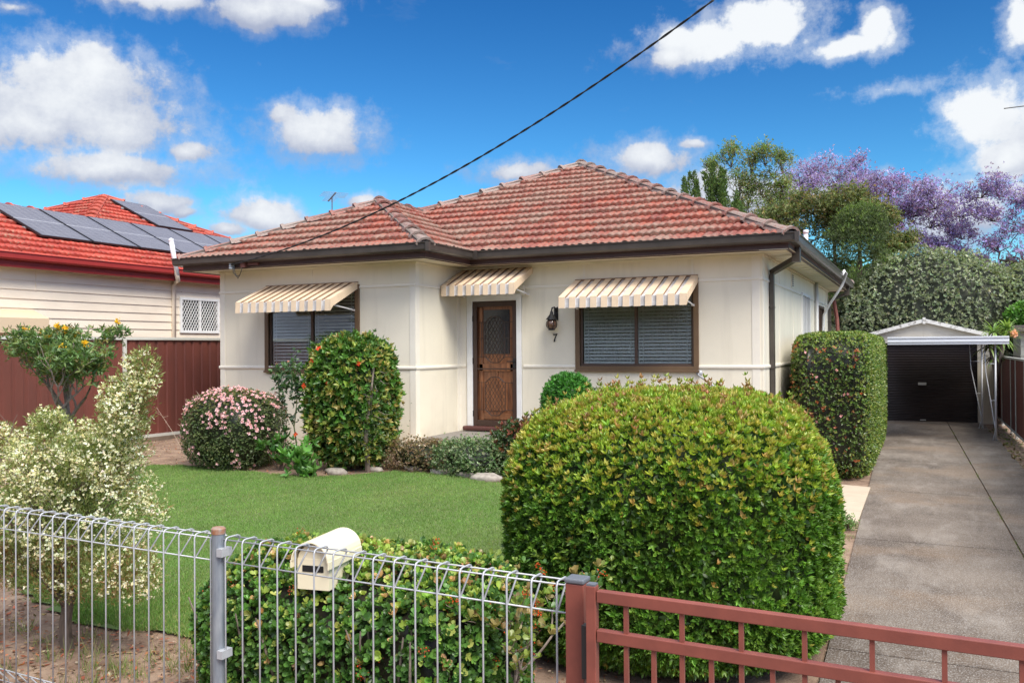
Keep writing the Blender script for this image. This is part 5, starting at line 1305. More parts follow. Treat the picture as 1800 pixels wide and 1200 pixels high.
# --- yellow flowered shrub at the fence
def yellow_shrub():
    t=thing('yellow_flower_shrub',(-10.4,7.9,.33),'open gnarled shrub with yellow flower balls in front of the dark red fence','shrub')
    tb,tips,nodes=branchy((-10.35,7.9,.3),(.05,0,1),.75,.055,4,(2,4),.62,.12,.72,.16,seed=43)
    tb,tips,nodes=fit(tb,tips,nodes,(-11.25,7.4,0),(-9.35,8.5,2.40)); tb.build('branch',M['bark_pale'],t)
    T_=np.array([a for a,_ in tips]+[a for a,_,l in nodes if l==0]); T_=T_[(T_[:,2]>.9)]
    P=np.repeat(T_,5,0)+rng.normal(0,.065,(5*len(T_),3)); n=len(P); s=rng.uniform(.05,.085,n)
    k=(noise3(P,2.5,1.)>-.30)&(P[:,2]<2.37); P=P[k];n=len(P);s=s[k]
    foliage('foliage',rosettes(P,unit(rng.normal(0,.6,(n,3))+V3(0,0,.7)),4,s,s*.30,colmix(n,[(.12,.20,.06),(.09,.17,.05),(.20,.25,.08),(.24,.20,.07)],[.4,.35,.2,.06]),(.5,1.3),T_POINT,.12),M['leaf'],t)
    top=sorted([a for a,_ in tips],key=lambda q:-q[2])[:60]; pk=[top[i] for i in (0,3,6,9,13,17,22,27,33,40,50)]
    for p_ in pk:
        Q=np.repeat(p_[None]+V3(.06,-.06,.04),30,0)+rng.normal(0,.017,(30,3)); foliage('flower',rosettes(Q,unit(rng.normal(size=Q.shape)),3,np.full(len(Q),.022),.016,colmix(len(Q),[(.75,.45,.02),(.80,.52,.04)]),(.5,1.4),T_SIMPLE,0),M['petal'],t)
yellow_shrub()
# dry grass stalks by the fence
s_=MB(); rd_=random.Random(6)
for i in range(9):
    p=V3(-9.7+rd_.uniform(0,.6),9.7+rd_.uniform(-.3,.4),.43); L=rd_.uniform(.5,1.15); d=unit(V3(rd_.uniform(-.9,-.1),rd_.gauss(0,.2),rd_.uniform(.4,1.2))); q=p+d*L; s_.tube([p,p+d*L*.5+V3(0,0,.04),q],[.004,.003,.002],4)
    for j in range(6): a=p+d*L*(.7+.05*j); s_.tube([a,a+unit(V3(rd_.gauss(0,1),rd_.gauss(0,1),.6))*.09],.002,3)
tag(s_.build('dry_stalks',mat('straw',(.42,.32,.24),.8)),'pale dry grass stalks leaning beside the pink flowered shrub','plant')

# --- TREES
def far_tree(name,label,base,trunkdir,L0,r0,lv,lo,hi,seed,bark,leafn,S,cols,spreadp,wr=.45,spread=.6,mat_='leaf_soft',nch=(3,4),keep=-.9,kf=1.,T=T_SIMPLE,rose=3,up=.12,petal=False,wig=.12,group=None,lump=None):
    t=thing(name,base,label,'tree',group)
    tb,tips,nodes=branchy(base,trunkdir,L0,r0,lv,nch,spread,up,.74,wig,seed=seed)
    tb,tips,nodes=fit(tb,tips,nodes,lo,hi); tb.build('trunk',M[bark],t)
    T_=np.array([a for a,_ in tips]+[a for a,_,l in nodes if l==0]); 
    P=T_[rng.integers(0,len(T_),leafn)]+rng.normal(0,1,(leafn,3))*np.array(spreadp); k=noise3(P,kf,seed)>keep; P=P[k]; n=len(P)
    s=rng.uniform(*S,n); C=colmix(n,cols,jit=.2)*(1+.22*noise3(P,1.1,seed+2.)[:,None])
    if lump: C=lump(P,C)
    foliage('crown',rosettes(P,unit(rng.normal(0,.7,(n,3))+V3(0,0,.6)),rose,s,s*wr,C,(.4,1.4),T,.1),M[mat_],t)
    return t
JC=[(.32,.25,.58),(.38,.32,.66),(.26,.19,.46),(.44,.38,.72),(.34,.20,.38)]
def lump_tree(name,label,base,lumps,r0,bark,per,S,cols,wr=.45,mat_='leaf_soft',seed=1,nsub=9,rose=3,aspect=(1.1,1.2,.62),up=.5,hub=None,jit=.10):
    t=thing(name,base,label,'tree'); rd_=random.Random(seed); mb=MB(); B=np.array(base,float)
    C=np.array([l[:3] for l in lumps]); hub=np.array(hub if hub is not None else (B[0]*.6+C[:,0].mean()*.4,B[1],max(1.5,C[:,2].min()*.55)),float)
    mb.tube([B,B+(hub-B)*.5+V3(.1,0,0),hub],[r0,r0*.8,r0*.7],8,cap=False)
    used=[(hub,r0*.65)]; ends=[]
    for k in sorted(range(len(lumps)),key=lambda k:np.linalg.norm(C[k]-hub)):
        c=C[k]; cand=[(np.linalg.norm(c-p)*(1.35 if p[2]>c[2] else 1.),p,r) for p,r in used]; _,p,r=min(cand,key=lambda q:q[0])
        r=max(.022,r*.72); mid=(p+c)/2+V3(rd_.gauss(0,.18),rd_.gauss(0,.18),-.10*np.linalg.norm(c-p)+rd_.gauss(0,.08)); q=[p,p*.5+mid*.5+V3(rd_.gauss(0,.06),0,rd_.gauss(0,.06)),mid,mid*.5+c*.5+V3(rd_.gauss(0,.08),0,rd_.gauss(0,.06)),c-V3(0,0,lumps[k][3]*.35)]
        mb.tube(q,[r,r*.9,r*.8,r*.7,r*.6],6,cap=False); used+=[(q[2],r*.8),(q[4],r*.6)]
        for s in range(nsub):
            R_=lumps[k][3]; d=unit(V3(rd_.gauss(0,1),rd_.gauss(0,1),rd_.gauss(0,.6)+up))*R_*np.array(aspect)*rd_.uniform(.6,1.05); a=q[4]; e=c+d*V3(1,1,1); m=(a+e)/2+V3(rd_.gauss(0,.07),rd_.gauss(0,.07),rd_.gauss(0,.07)); mb.tube([a,m,e],[r*.42+.006,r*.25+.006,.006],4,cap=False); ends.append((a,m,e,R_))
            for z in range(3):
                e2=e+unit(V3(rd_.gauss(0,1),rd_.gauss(0,1),rd_.gauss(0,1)+up*.5))*R_*.33; mb.tube([m*.35+e*.65,e2],[.010,.004],3,cap=False); ends.append((m,m*.35+e*.65,e2,R_))
    mb.build('trunk',M[bark],t)
    E=np.array([x[2] for x in ends]); Mi=np.array([x[1] for x in ends]); Rr=np.array([x[3] for x in ends]); n=int(per*len(lumps)); i=rng.integers(0,len(E),n); u_=rng.random((n,1))**.5
    P=Mi[i]+(E[i]-Mi[i])*u_+rng.normal(0,1,(n,3))*(Rr[i]*jit)[:,None]; s=rng.uniform(*S,n); Cc=colmix(n,cols,jit=.16)*(1+.15*noise3(P,1.3,seed)[:,None])
    foliage('crown',rosettes(P,unit(rng.normal(0,.7,(n,3))+V3(0,0,.4)),rose,s,s*wr,Cc,(.4,1.4),T_SIMPLE,.1),M[mat_],t); return t
lump_tree('jacaranda_tree','small jacaranda with purple blossom standing nearest the roof, left of the others',(-3.2,38,0),[(-4.58,38.0,9.05,0.75),(-3.78,38.3,9.33,0.85),(-2.9,38.0,9.25,0.8),(-4.7,38.0,8.2,0.6),(-3.24,38.0,8.3,0.65),(-2.2,38.0,8.6,0.75),(-3.9,37.6,8.6,.7),(-1.6,38,8.2,.6)],.18,'bark',560,(.06,.11),JC,mat_='petal',jit=.20,seed=3)
lump_tree('jacaranda_tree','largest jacaranda full of purple blossom in the middle of the right skyline',(1.9,36,0),[(-1.93,36.0,8.1,0.75),(-1.13,36.2,8.0,0.85),(-0.34,36.0,7.75,0.9),(0.52,36.1,7.45,0.95),(1.37,36.0,7.0,0.8),(-0.74,35.8,7.2,0.8),(0.32,36.0,6.7,0.9),(1.36,36.0,6.15,0.6),(-1.54,36.0,7.2,0.65),(0.41,36.0,5.6,0.6),(-0.36,36.0,5.9,0.7),(-1.24,36.0,6.5,0.6),(1.16,36.0,5.3,0.6),(1.7,36.0,5.1,0.5),(-.1,36.4,7.2,.8)],.22,'bark',720,(.06,.11),JC,mat_='petal',jit=.19,seed=5,hub=(2.4,36,3.6))
lump_tree('jacaranda_tree','purple jacaranda with open dark branches at the far right edge above the silver tree',(5.2,35,0),[(1.95,35.0,7.45,0.6),(2.49,35.0,7.5,0.75),(3.1,35.0,7.2,0.7),(3.7,35.0,6.9,0.8),(2.31,35.0,6.6,0.6),(3.09,35.0,6.2,0.6),(2.47,35.0,5.5,0.6),(3.25,35.0,5.1,0.7),(2.2,35.0,4.6,0.5),(4.11,35.0,6.0,0.8),(5.1,35,6.8,.9),(5.9,35,6,.9)],.24,'bark',430,(.06,.11),JC,mat_='petal',jit=.18,seed=8,hub=(4.6,35,3.9),nsub=8)
lump_tree('gum_tree','tall thin tree with sparse pale green leaves behind the roof hip',(-6.0,35,0),[(-7.6,35.0,9.0,0.5),(-6.81,35.0,9.35,0.55),(-6.04,35.0,9.0,0.6),(-5.49,35.0,9.3,0.55),(-4.84,35.0,8.9,0.5),(-7.38,35.0,8.2,0.6),(-6.48,35.0,8.2,0.7),(-5.61,35.0,8.1,0.7),(-4.86,35.0,7.8,0.6),(-4.33,35.0,7.0,0.7),(-5.4,35.0,6.9,0.8),(-6.5,35.0,7.1,0.7),(-6.2,35.2,7.7,.7),(-5.1,35.2,7.4,.7)],.20,'bark',430,(.07,.13),[(.16,.25,.07),(.22,.29,.09),(.12,.18,.06),(.28,.24,.10)],wr=.30,seed=9,aspect=(.8,.9,1.35),up=1.6,nsub=8,jit=.26)
def cypress():
    t=thing('cypress_tree',(-7.4,31,0),'dark green tree of upright spires just above the right hip of the roof','tree')
    m_=MB(); m_.tube([(-7.4,31,0),(-7.3,31,6.5)],[.2,.05],8); m_.build('trunk',M['bark'],t); rd_=random.Random(5); Pl=[];Al=[]
    for i in range(24):
        x=rd_.uniform(-8.3,-5.3); top=7.0+1.25*math.exp(-((x+7.0)/1.0)**2)+rd_.uniform(-.5,.45)-.35*(x>-6); y=31+rd_.uniform(-.7,.7); h=rd_.uniform(1.2,2.2); n=520; u_=rng.random(n); r=.20*(1-u_)**.6+.02; a=rng.uniform(0,6.28,n)
        ln=rd_.gauss(0,.12)
        Pl.append(np.stack([x+ln*h*u_+r*np.cos(a)*rng.random(n)**.5,y+r*np.sin(a),top-h+h*u_],-1)); Al.append(unit(np.stack([np.cos(a)*.5,np.sin(a)*.5,np.ones(n)],-1)))
    n=7000; Pl.append(np.stack([rng.uniform(-8.4,-4.9,n),31.3+rng.normal(0,.5,n),rng.uniform(3.2,6.6,n)],-1)); Al.append(unit(rng.normal(0,.4,(n,3))+V3(0,0,1)))
    P=np.vstack(Pl);A=np.vstack(Al);n=len(P); s=rng.uniform(.07,.12,n); foliage('crown',rosettes(P,A,2,s,s*.36,colmix(n,[(.10,.16,.05),(.14,.21,.07),(.075,.12,.04)],jit=.2),(.1,.7),T_SIMPLE,0),M['leaf_soft'],t)
cypress()
lump_tree('olive_tree','broad tree with brownish green leaves below the purple blossom',(-3.4,32,0),[(-5.94,32.0,6.2,0.7),(-5.14,32.0,6.45,0.8),(-4.25,32.0,6.65,0.8),(-3.39,32.0,6.9,0.8),(-2.54,32.0,6.95,0.8),(-1.82,32.0,6.6,0.7),(-1.19,32.0,6.2,0.6),(-0.67,32.0,5.55,0.6),(-4.75,32.0,5.8,0.8),(-3.58,32.0,5.95,0.9),(-2.64,32.0,6.1,0.9),(-1.73,32.0,5.85,0.8),(-3.98,32.0,5.1,0.7),(-1.2,32.0,5.25,0.6),(-5.34,32.0,5.65,0.7)],.2,'bark',1100,(.07,.12),[(.14,.17,.06),(.18,.22,.08),(.25,.20,.085),(.10,.13,.05)],wr=.42,seed=14,jit=.17,nsub=10)
def conifer():
    t=thing('conifer_tree',(-1.75,28.5,0),'rounded dark green conifer rising behind the back corner of the house','tree')
    m_=MB(); m_.tube([(-1.75,28.5,0),(-1.75,28.5,5.2)],[.16,.05],8); m_.build('trunk',M['bark'],t)
    rd_=random.Random(8); cs=[]
    for i in range(120):
        z=rd_.uniform(1.5,5.95); w=1.85*(1-((z-1.5)/4.9)**2.2); a=rd_.uniform(0,6.28); rr=w*rd_.uniform(.55,1.); cs.append((-1.75+math.cos(a)*rr,28.5+math.sin(a)*rr*.9,z))
    cs=np.array(cs); cs=np.vstack([cs,[(-1.75,28.5,6.0),(-1.3,28.5,5.8),(-2.2,28.4,5.6)]]); n=24000; i=rng.integers(0,len(cs),n)
    q=unit(rng.normal(size=(n,3)))*rng.random((n,1))**.4; q[:,2]-=.5*np.hypot(q[:,0],q[:,1])-.2; P=cs[i]+q*np.array([.42,.40,.30])+rng.normal(0,.05,(n,3))
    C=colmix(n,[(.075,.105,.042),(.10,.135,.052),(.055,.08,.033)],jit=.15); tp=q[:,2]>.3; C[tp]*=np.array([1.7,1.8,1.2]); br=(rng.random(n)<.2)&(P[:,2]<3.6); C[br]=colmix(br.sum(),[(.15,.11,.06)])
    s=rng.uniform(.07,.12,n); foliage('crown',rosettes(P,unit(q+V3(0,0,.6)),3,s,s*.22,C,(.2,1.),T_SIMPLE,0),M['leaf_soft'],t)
    t.location=(-1.80,30.3,0); t.scale=(1.05,.8,1.065)
conifer()
def grey_shrub():
    t=thing('silver_leaf_tree',(.9,30,0),'wide dome shaped grey green tree towering over the garage','tree')
    parts=[((.15,30.2,2.3),(2.85,2.1,2.75)),((3.3,30.8,2.0),(2.3,2.0,2.55)),((-1.1,30.0,1.9),(1.6,1.6,2.35))]
    arr=[]; 
    for ci,(c,r) in enumerate(parts):
        v,f=hull(c,r,.95,.95,nu=60,nv=40,amp=.07,freq=3.2,seed=ci*2,zmin=.1); n=int(15000*(r[0]*r[2]/7.8))
        P,N=sample(v,f,n); P=P-N*rng.uniform(0,.25,(n,1)); bumps=noise3(P,2.6,1.)+.6*noise3(P,5.5,3.); P=P+N*(.20*bumps[:,None]); kk=(N[:,1]<.5)|(N[:,2]>.2); P=P[kk];N=N[kk];n=len(P)
        s=rng.uniform(.055,.09,n); C=colmix(n,[(.22,.26,.16),(.28,.32,.21),(.15,.19,.11),(.42,.45,.34)],[.35,.3,.2,.15],jit=.18)
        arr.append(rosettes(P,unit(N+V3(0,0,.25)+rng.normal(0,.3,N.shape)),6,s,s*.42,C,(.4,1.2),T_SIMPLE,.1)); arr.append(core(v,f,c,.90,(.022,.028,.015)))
    foliage('crown',arr,M['leaf_soft'],t)
    m_=MB(); m_.tube([(.9,30,0),(.9,30,3)],[.2,.1],8); m_.build('trunk',M['bark'],t)
grey_shrub()
def yucca():
    t=thing('strappy_plant',(1.62,24.4,0),'plant with long drooping light green strap leaves between garage and right fence','plant')
    m_=MB()
    heads=[(1.60,24.3,2.35),(1.78,24.2,2.15),(1.5,24.3,2.0),(1.9,24.5,2.4),(1.62,24.5,1.75)]
    for h in heads: m_.tube([(1.62,24.4,0),(1.65,24.4,1.2),h],[.05,.04,.03],7)
    m_.build('stem',M['bark_pale'],t)
    mb=MB(); cols=[]
    for hi_,h in enumerate(heads):
        for i in range(46):
            a=rng.uniform(0,6.28); el=rng.uniform(-.1,1.3); L=rng.uniform(.35,.55); d=V3(math.cos(a)*math.cos(el),math.sin(a)*math.cos(el),math.sin(el)); sd=unit(np.cross(d,V3(0,0,1))); p=np.array(h,float); pts=[];w=[.012,.024,.022,.014,.002]
            dead=(hi_ in (2,4) and rng.random()<.35); cc=np.array((.05,.04,.03)) if dead else np.array([(.22,.34,.08),(.16,.27,.06),(.30,.40,.14)][rng.integers(3)])*(1+.1*rng.normal())
            for k in range(5):
                pts.append(p.copy()); d=unit(d+V3(0,0,-.30)); p=p+d*L/4
            b=[q-sd*w_ for q,w_ in zip(pts,w)]+[q+sd*w_ for q,w_ in zip(pts,w)]
            mb.add(b,[(k,k+1,k+6,k+5) for k in range(4)]); cols+=[cc]*10
    mesh_np('foliage',mb.v,mb.f,M['leaf'],t,col=np.clip(np.array(cols),.01,.9))
    P=np.array([(2.0,24.0,2.30)])+rng.normal(0,.035,(60,3)); foliage('flower',flower_arrays(P,unit(rng.normal(size=P.shape)),.045,(.75,.45,.35)),M['petal'],t)
yucca()
blob_shrub('leafy_bush','bright green bush above the shed at the far right','shrub',(3.0,28.6,2.75),(.75,.6,.5),(1,1),n=2000,S=(.10,.16),cols=[(.10,.24,.04),(.14,.30,.06)],T=T_SIMPLE,seed=12,amp=.12,base=(2.6,28.6,0))
# distant tree belt closing the horizon gaps
def belt_trees():
    for i,(x,y,h,w) in enumerate([(-42,60,7,7),(-31,66,8,8),(-20,70,7,8),(-8,72,8,8),(6,70,7,8),(17,62,8,7),(11,40,6,5)]):
        blob_shrub('distant_tree',['round green tree far behind the left fence','broad tree behind the weatherboard house','far tree behind the two houses','distant tree behind the jacarandas','distant tree behind the garage','distant tree at the far right','green tree right of the shed'][i],'tree',(x,y,h*.55),(w,w*.8,h*.5),(1,1),n=1500,S=(.5,.8),cols=[(.05,.09,.03),(.07,.12,.04)],T=T_SIMPLE,seed=30+i,amp=.12,freq=4,k=4,base=(x,y,0),loose=.4)
belt_trees()

# unseen trees added behind the camera to darken reflections in the window glass
for i,(x,h) in enumerate([(-27,8),(-15,7),(-4,8.5),(7,7),(19,8)]):
    blob_shrub('reflection_tree',['unseen tree added far left across the road for dark reflections','rounded unseen tree added left of centre across the road for dark reflections','tall unseen tree added straight across the road for dark reflections','unseen tree added right of centre across the road for dark reflections','unseen tree added far right across the road for dark reflections'][i],'tree',(x,-24,h*.56),(5.2,3,h*.46),(1,1),n=1500,S=(.4,.7),cols=[(.05,.09,.03),(.08,.13,.05)],T=T_SIMPLE,seed=50+i,amp=.14,freq=4,k=4,base=(x,-24,0),loose=.4)
SUNE,SUNA,EXPO,SKYG,SKYT=2.1,28,1.18,1.5,(.28,.74,.88)
CLOUDS=[(-0.9178,0.2462,0.1164,0.0537,1.1),(-0.8702,0.226,0.0853,0.0391,1),(-0.9435,0.2214,0.0679,0.0378,1),(-0.8757,0.1884,0.1091,0.0238,1),(-0.7975,0.2134,0.0388,0.0162,0.9),(-0.8862,0.2802,0.036,0.0252,0.9),(-0.6558,0.2359,0.0667,0.0314,1.1),(-0.696,0.2537,0.0276,0.0151,0.8),(-0.8141,0.3597,0.0959,0.0173,1),(-0.726,0.3581,0.0645,0.0216,1),(-0.6706,0.371,0.0419,0.0128,0.8),(-0.9631,0.3284,0.0249,0.0082,0.8),(-0.2284,0.3299,0.0737,0.0277,1.1),(-0.1573,0.3426,0.0643,0.027,1.1),(-0.2569,0.3203,0.0461,0.0174,1),(-0.0664,0.3136,0.0381,0.0127,1),(-0.0381,0.327,0.0199,0.0224,0.9),(0.0643,0.2258,0.0449,0.0439,1.1),(0.0813,0.1854,0.044,0.0284,1.1),(0.1177,0.2,0.0632,0.0553,1),(0.0899,0.3121,0.0153,0.0265,0.9),(-0.2834,0.2051,0.0573,0.0243,1.1),(-0.2356,0.2215,0.0211,0.0063,0.7),(-0.4298,0.1978,0.0551,0.016,1),(-0.727,0.1429,0.0609,0.0199,1.1),(-0.757,0.1295,0.0399,0.0141,0.9),(-0.8234,0.155,0.0475,0.015,1),(-0.7978,0.1461,0.0259,0.0097,0.7),(-0.6088,0.1668,0.0272,0.0087,0.9),(-0.165,0.1643,0.1154,0.0282,1),(0.0378,0.1304,0.075,0.0395,1),(-0.0764,0.1591,0.0576,0.024,0.9),(0.0883,0.1515,0.0218,0.0127,0.9),(-0.2141,0.1822,0.0348,0.0178,0.9),(-0.0249,0.2646,0.0276,0.0064,0.4),(0.0433,0.1641,0.0172,0.0065,0.4),(-0.0312,0.1822,0.0111,0.0054,0.5)]
# ------------------------------------------------------------------ CAMERA
f_px=1526.42; yaw,pitch,roll=[math.radians(a) for a in (25.262,.400,-.385)]
cyw,syw=math.cos(yaw),math.sin(yaw)
Fv=V3(-syw*math.cos(pitch),cyw*math.cos(pitch),math.sin(pitch)); Rv=V3(cyw,syw,0); Uv=np.cross(Rv,Fv)
Rv,Uv=Rv*math.cos(roll)+Uv*math.sin(roll),-Rv*math.sin(roll)+Uv*math.cos(roll)
cam=bpy.data.cameras.new('camera'); co=bpy.data.objects.new('camera',cam); COL.objects.link(co)
co.matrix_world=Matrix(((Rv[0],Uv[0],-Fv[0],0),(Rv[1],Uv[1],-Fv[1],0),(Rv[2],Uv[2],-Fv[2],2.05),(0,0,0,1)))
cam.sensor_width=36; cam.lens=36*f_px/1800; cam.clip_start=.05; cam.clip_end=2000
SC.camera=co
# ------------------------------------------------------------------ SUN + SKY
SUN_EL=math.radians(50); sun_az_vec=V3(.86,-.58,0)   # direction towards the sun, in plan
sa=unit(sun_az_vec); sdir=V3(sa[0]*math.cos(SUN_EL),sa[1]*math.cos(SUN_EL),math.sin(SUN_EL))
sl=bpy.data.lights.new('sun','SUN'); sl.energy=SUNE; sl.angle=math.radians(SUNA); sl.color=(1,.93,.82)
so=bpy.data.objects.new('sun',sl); COL.objects.link(so); so.rotation_euler=Vector(sdir).to_track_quat('Z','Y').to_euler()
w=bpy.data.worlds.new('World'); SC.world=w; w.use_nodes=True; nt=w.node_tree; N_=nt.nodes; L_=nt.links
bg=N_['Background']; sky=N_.new('ShaderNodeTexSky'); sky.sky_type='NISHITA'; sky.sun_disc=False
sky.sun_elevation=SUN_EL; sky.sun_rotation=math.atan2(sa[0],sa[1]); sky.air_density=1.0; sky.dust_density=.3; sky.ozone_density=3.0; sky.altitude=100
tc=N_.new('ShaderNodeTexCoord')
def math_(op,a,b=None,c=None,clamp=False):
    n=N_.new('ShaderNodeMath'); n.operation=op; n.use_clamp=clamp
    for i,x in enumerate((a,b,c)):
        if x is None: continue
        if isinstance(x,(int,float)): n.inputs[i].default_value=x
        else: L_.new(x,n.inputs[i])
    return n.outputs[0]
sep=N_.new('ShaderNodeSeparateXYZ'); L_.new(tc.outputs['Generated'],sep.inputs[0])
az=math_('ARCTAN2',sep.outputs[0],sep.outputs[1]); el=math_('ARCSINE',sep.outputs[2])
cb=N_.new('ShaderNodeCombineXYZ'); L_.new(az,cb.inputs[0]); L_.new(el,cb.inputs[1])
def nz(scale,det,rough,off,stretch=(1,1,1)):
    mp=N_.new('ShaderNodeMapping'); mp.inputs['Location'].default_value=off; mp.inputs['Scale'].default_value=stretch; L_.new(cb.outputs[0],mp.inputs[0])
    n=N_.new('ShaderNodeTexNoise'); n.inputs['Scale'].default_value=scale; n.inputs['Detail'].default_value=det; n.inputs['Roughness'].default_value=rough; L_.new(mp.outputs[0],n.inputs['Vector']); return n
# warped coordinates
wn=nz(9,4,.6,(3,1,0)); sb=N_.new('ShaderNodeVectorMath'); sb.operation='SUBTRACT'; L_.new(wn.outputs['Color'],sb.inputs[0]); sb.inputs[1].default_value=(.5,.5,.5)
sc_=N_.new('ShaderNodeVectorMath'); sc_.operation='SCALE'; L_.new(sb.outputs[0],sc_.inputs[0]); sc_.inputs['Scale'].default_value=.035
ad=N_.new('ShaderNodeVectorMath'); ad.operation='ADD'; L_.new(cb.outputs[0],ad.inputs[0]); L_.new(sc_.outputs[0],ad.inputs[1])
flat=N_.new('ShaderNodeVectorMath'); flat.operation='MULTIPLY'; L_.new(ad.outputs[0],flat.inputs[0]); flat.inputs[1].default_value=(1,1,0)
CL=CLOUDS
cur=None; shd=None
for (a,e_,ra,re,am) in CL:
    s=N_.new('ShaderNodeVectorMath'); s.operation='SUBTRACT'; L_.new(flat.outputs[0],s.inputs[0]); s.inputs[1].default_value=(a,e_,0)
    m_=N_.new('ShaderNodeVectorMath'); m_.operation='MULTIPLY'; L_.new(s.outputs[0],m_.inputs[0]); m_.inputs[1].default_value=(1/ra,1/re,0)
    l=N_.new('ShaderNodeVectorMath'); l.operation='LENGTH'; L_.new(m_.outputs[0],l.inputs[0])
    v_=math_('MULTIPLY_ADD',l.outputs['Value'],-am,am)        # am*(1-len)
    cur=v_ if cur is None else math_('SMOOTH_MAX',cur,v_,.12)
    # height inside the lump, for the lit top and greyer base
    sx=N_.new('ShaderNodeSeparateXYZ'); L_.new(m_.outputs[0],sx.inputs[0])
    h_=math_('MULTIPLY_ADD',sx.outputs[1],.5,v_); 
    shd=h_ if shd is None else math_('SMOOTH_MAX',shd,h_,.2)
n1=nz(12,9,.62,(0,0,0)); n2=nz(38,7,.66,(5,2,0))
tot=math_('MULTIPLY_ADD',math_('SUBTRACT',n1.outputs['Fac'],.5),2.3,cur)
tot=math_('MULTIPLY_ADD',math_('SUBTRACT',n2.outputs['Fac'],.5),.85,tot)
# unseen cloud cover added as white fill light (overhead and towards the street)
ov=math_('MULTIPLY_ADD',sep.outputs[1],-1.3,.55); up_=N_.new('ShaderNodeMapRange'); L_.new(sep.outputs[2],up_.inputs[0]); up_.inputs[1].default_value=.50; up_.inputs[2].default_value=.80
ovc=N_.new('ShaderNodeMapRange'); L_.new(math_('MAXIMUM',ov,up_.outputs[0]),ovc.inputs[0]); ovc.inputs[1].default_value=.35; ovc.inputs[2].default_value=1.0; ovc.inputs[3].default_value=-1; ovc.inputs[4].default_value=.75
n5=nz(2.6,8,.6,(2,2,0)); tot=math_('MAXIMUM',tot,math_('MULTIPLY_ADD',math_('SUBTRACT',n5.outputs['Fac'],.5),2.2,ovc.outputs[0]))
dens=N_.new('ShaderNodeMapRange'); dens.interpolation_type='SMOOTHSTEP'; L_.new(tot,dens.inputs[0]); dens.inputs[1].default_value=-.06; dens.inputs[2].default_value=.46
# thin wisps everywhere
w2=nz(4.5,8,.65,(1.3,7,0),(1,2.2,1)); wis=N_.new('ShaderNodeMapRange'); L_.new(w2.outputs['Fac'],wis.inputs[0]); wis.inputs[1].default_value=.62; wis.inputs[2].default_value=.85; wis.inputs[4].default_value=.30
halo=N_.new('ShaderNodeMapRange'); halo.interpolation_type='SMOOTHSTEP'; L_.new(math_('MULTIPLY_ADD',math_('SUBTRACT',n2.outputs['Fac'],.5),1.2,tot),halo.inputs[0]); halo.inputs[1].default_value=-.55; halo.inputs[2].default_value=.35; halo.inputs[4].default_value=.42
dall=math_('MAXIMUM',math_('MAXIMUM',dens.outputs[0],halo.outputs[0]),wis.outputs[0])
# cloud colour
n3=nz(7,7,.6,(9,4,0),(1,1.5,1)); sh=math_('MULTIPLY_ADD',math_('SUBTRACT',n3.outputs['Fac'],.5),1.9,shd)
sh=math_('MULTIPLY_ADD',math_('SUBTRACT',n2.outputs['Fac'],.5),.9,sh); sh=math_('MULTIPLY_ADD',math_('SUBTRACT',n1.outputs['Fac'],.5),1.4,sh)
sr=N_.new('ShaderNodeMapRange'); sr.interpolation_type='SMOOTHSTEP'; L_.new(sh,sr.inputs[0]); sr.inputs[1].default_value=-.30; sr.inputs[2].default_value=1.35
cm=N_.new('ShaderNodeMix'); cm.data_type='RGBA'; L_.new(sr.outputs[0],cm.inputs[0]); cm.inputs[6].default_value=(.18,.205,.275,1); cm.inputs[7].default_value=(.405,.42,.435,1)
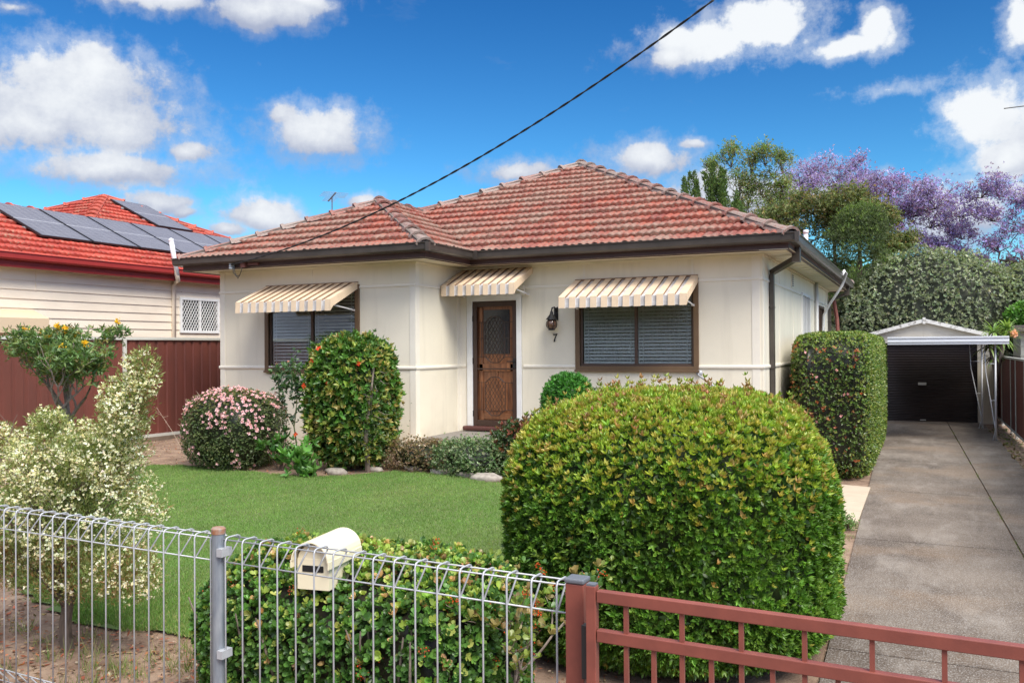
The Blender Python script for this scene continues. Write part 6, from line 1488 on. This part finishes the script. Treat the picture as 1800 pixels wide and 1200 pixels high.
# clouds on the sunward side brightened to add fill on the front walls
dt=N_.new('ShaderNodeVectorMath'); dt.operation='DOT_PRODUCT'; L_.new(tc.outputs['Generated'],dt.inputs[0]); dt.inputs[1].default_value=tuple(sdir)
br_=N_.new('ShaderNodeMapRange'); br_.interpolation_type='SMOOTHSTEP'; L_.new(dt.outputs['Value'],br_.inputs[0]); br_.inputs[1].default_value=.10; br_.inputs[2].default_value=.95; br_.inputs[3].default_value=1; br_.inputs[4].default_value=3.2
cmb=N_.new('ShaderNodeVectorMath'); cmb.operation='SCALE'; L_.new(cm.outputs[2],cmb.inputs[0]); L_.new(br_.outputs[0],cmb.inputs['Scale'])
# blue of the sky: Nishita, deepened
gm=N_.new('ShaderNodeGamma'); 
skm=N_.new('ShaderNodeVectorMath'); skm.operation='SCALE'; L_.new(sky.outputs[0],skm.inputs[0]); skm.inputs['Scale'].default_value=.1
L_.new(skm.outputs[0],gm.inputs[0]); gm.inputs[1].default_value=SKYG
tn=N_.new('ShaderNodeVectorMath'); tn.operation='MULTIPLY'; L_.new(gm.outputs[0],tn.inputs[0]); pass
hz_=N_.new('ShaderNodeMapRange'); L_.new(sep.outputs[2],hz_.inputs[0]); hz_.inputs[1].default_value=.08; hz_.inputs[2].default_value=.42
tm=N_.new('ShaderNodeMix'); tm.data_type='RGBA'; L_.new(hz_.outputs[0],tm.inputs[0]); tm.inputs[6].default_value=(.52,.93,.93,1); tm.inputs[7].default_value=(.20,.68,.90,1); L_.new(tm.outputs[2],tn.inputs[1])
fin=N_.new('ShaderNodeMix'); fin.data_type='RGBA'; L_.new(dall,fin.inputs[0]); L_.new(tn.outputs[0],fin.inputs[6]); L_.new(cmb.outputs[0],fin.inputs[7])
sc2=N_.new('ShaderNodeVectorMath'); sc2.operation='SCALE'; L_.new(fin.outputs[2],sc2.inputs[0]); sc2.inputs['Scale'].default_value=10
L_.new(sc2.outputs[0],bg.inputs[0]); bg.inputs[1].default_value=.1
SC.view_settings.view_transform='Standard'; SC.view_settings.look='None'; SC.view_settings.exposure=EXPO; SC.view_settings.gamma=1
SC.render.engine='CYCLES'; SC.cycles.max_bounces=8; SC.cycles.diffuse_bounces=4; SC.cycles.transparent_max_bounces=12; SC.cycles.use_denoising=True
SC.cycles.sample_clamp_indirect=6; SC.cycles.caustics_reflective=False; SC.cycles.caustics_refractive=False
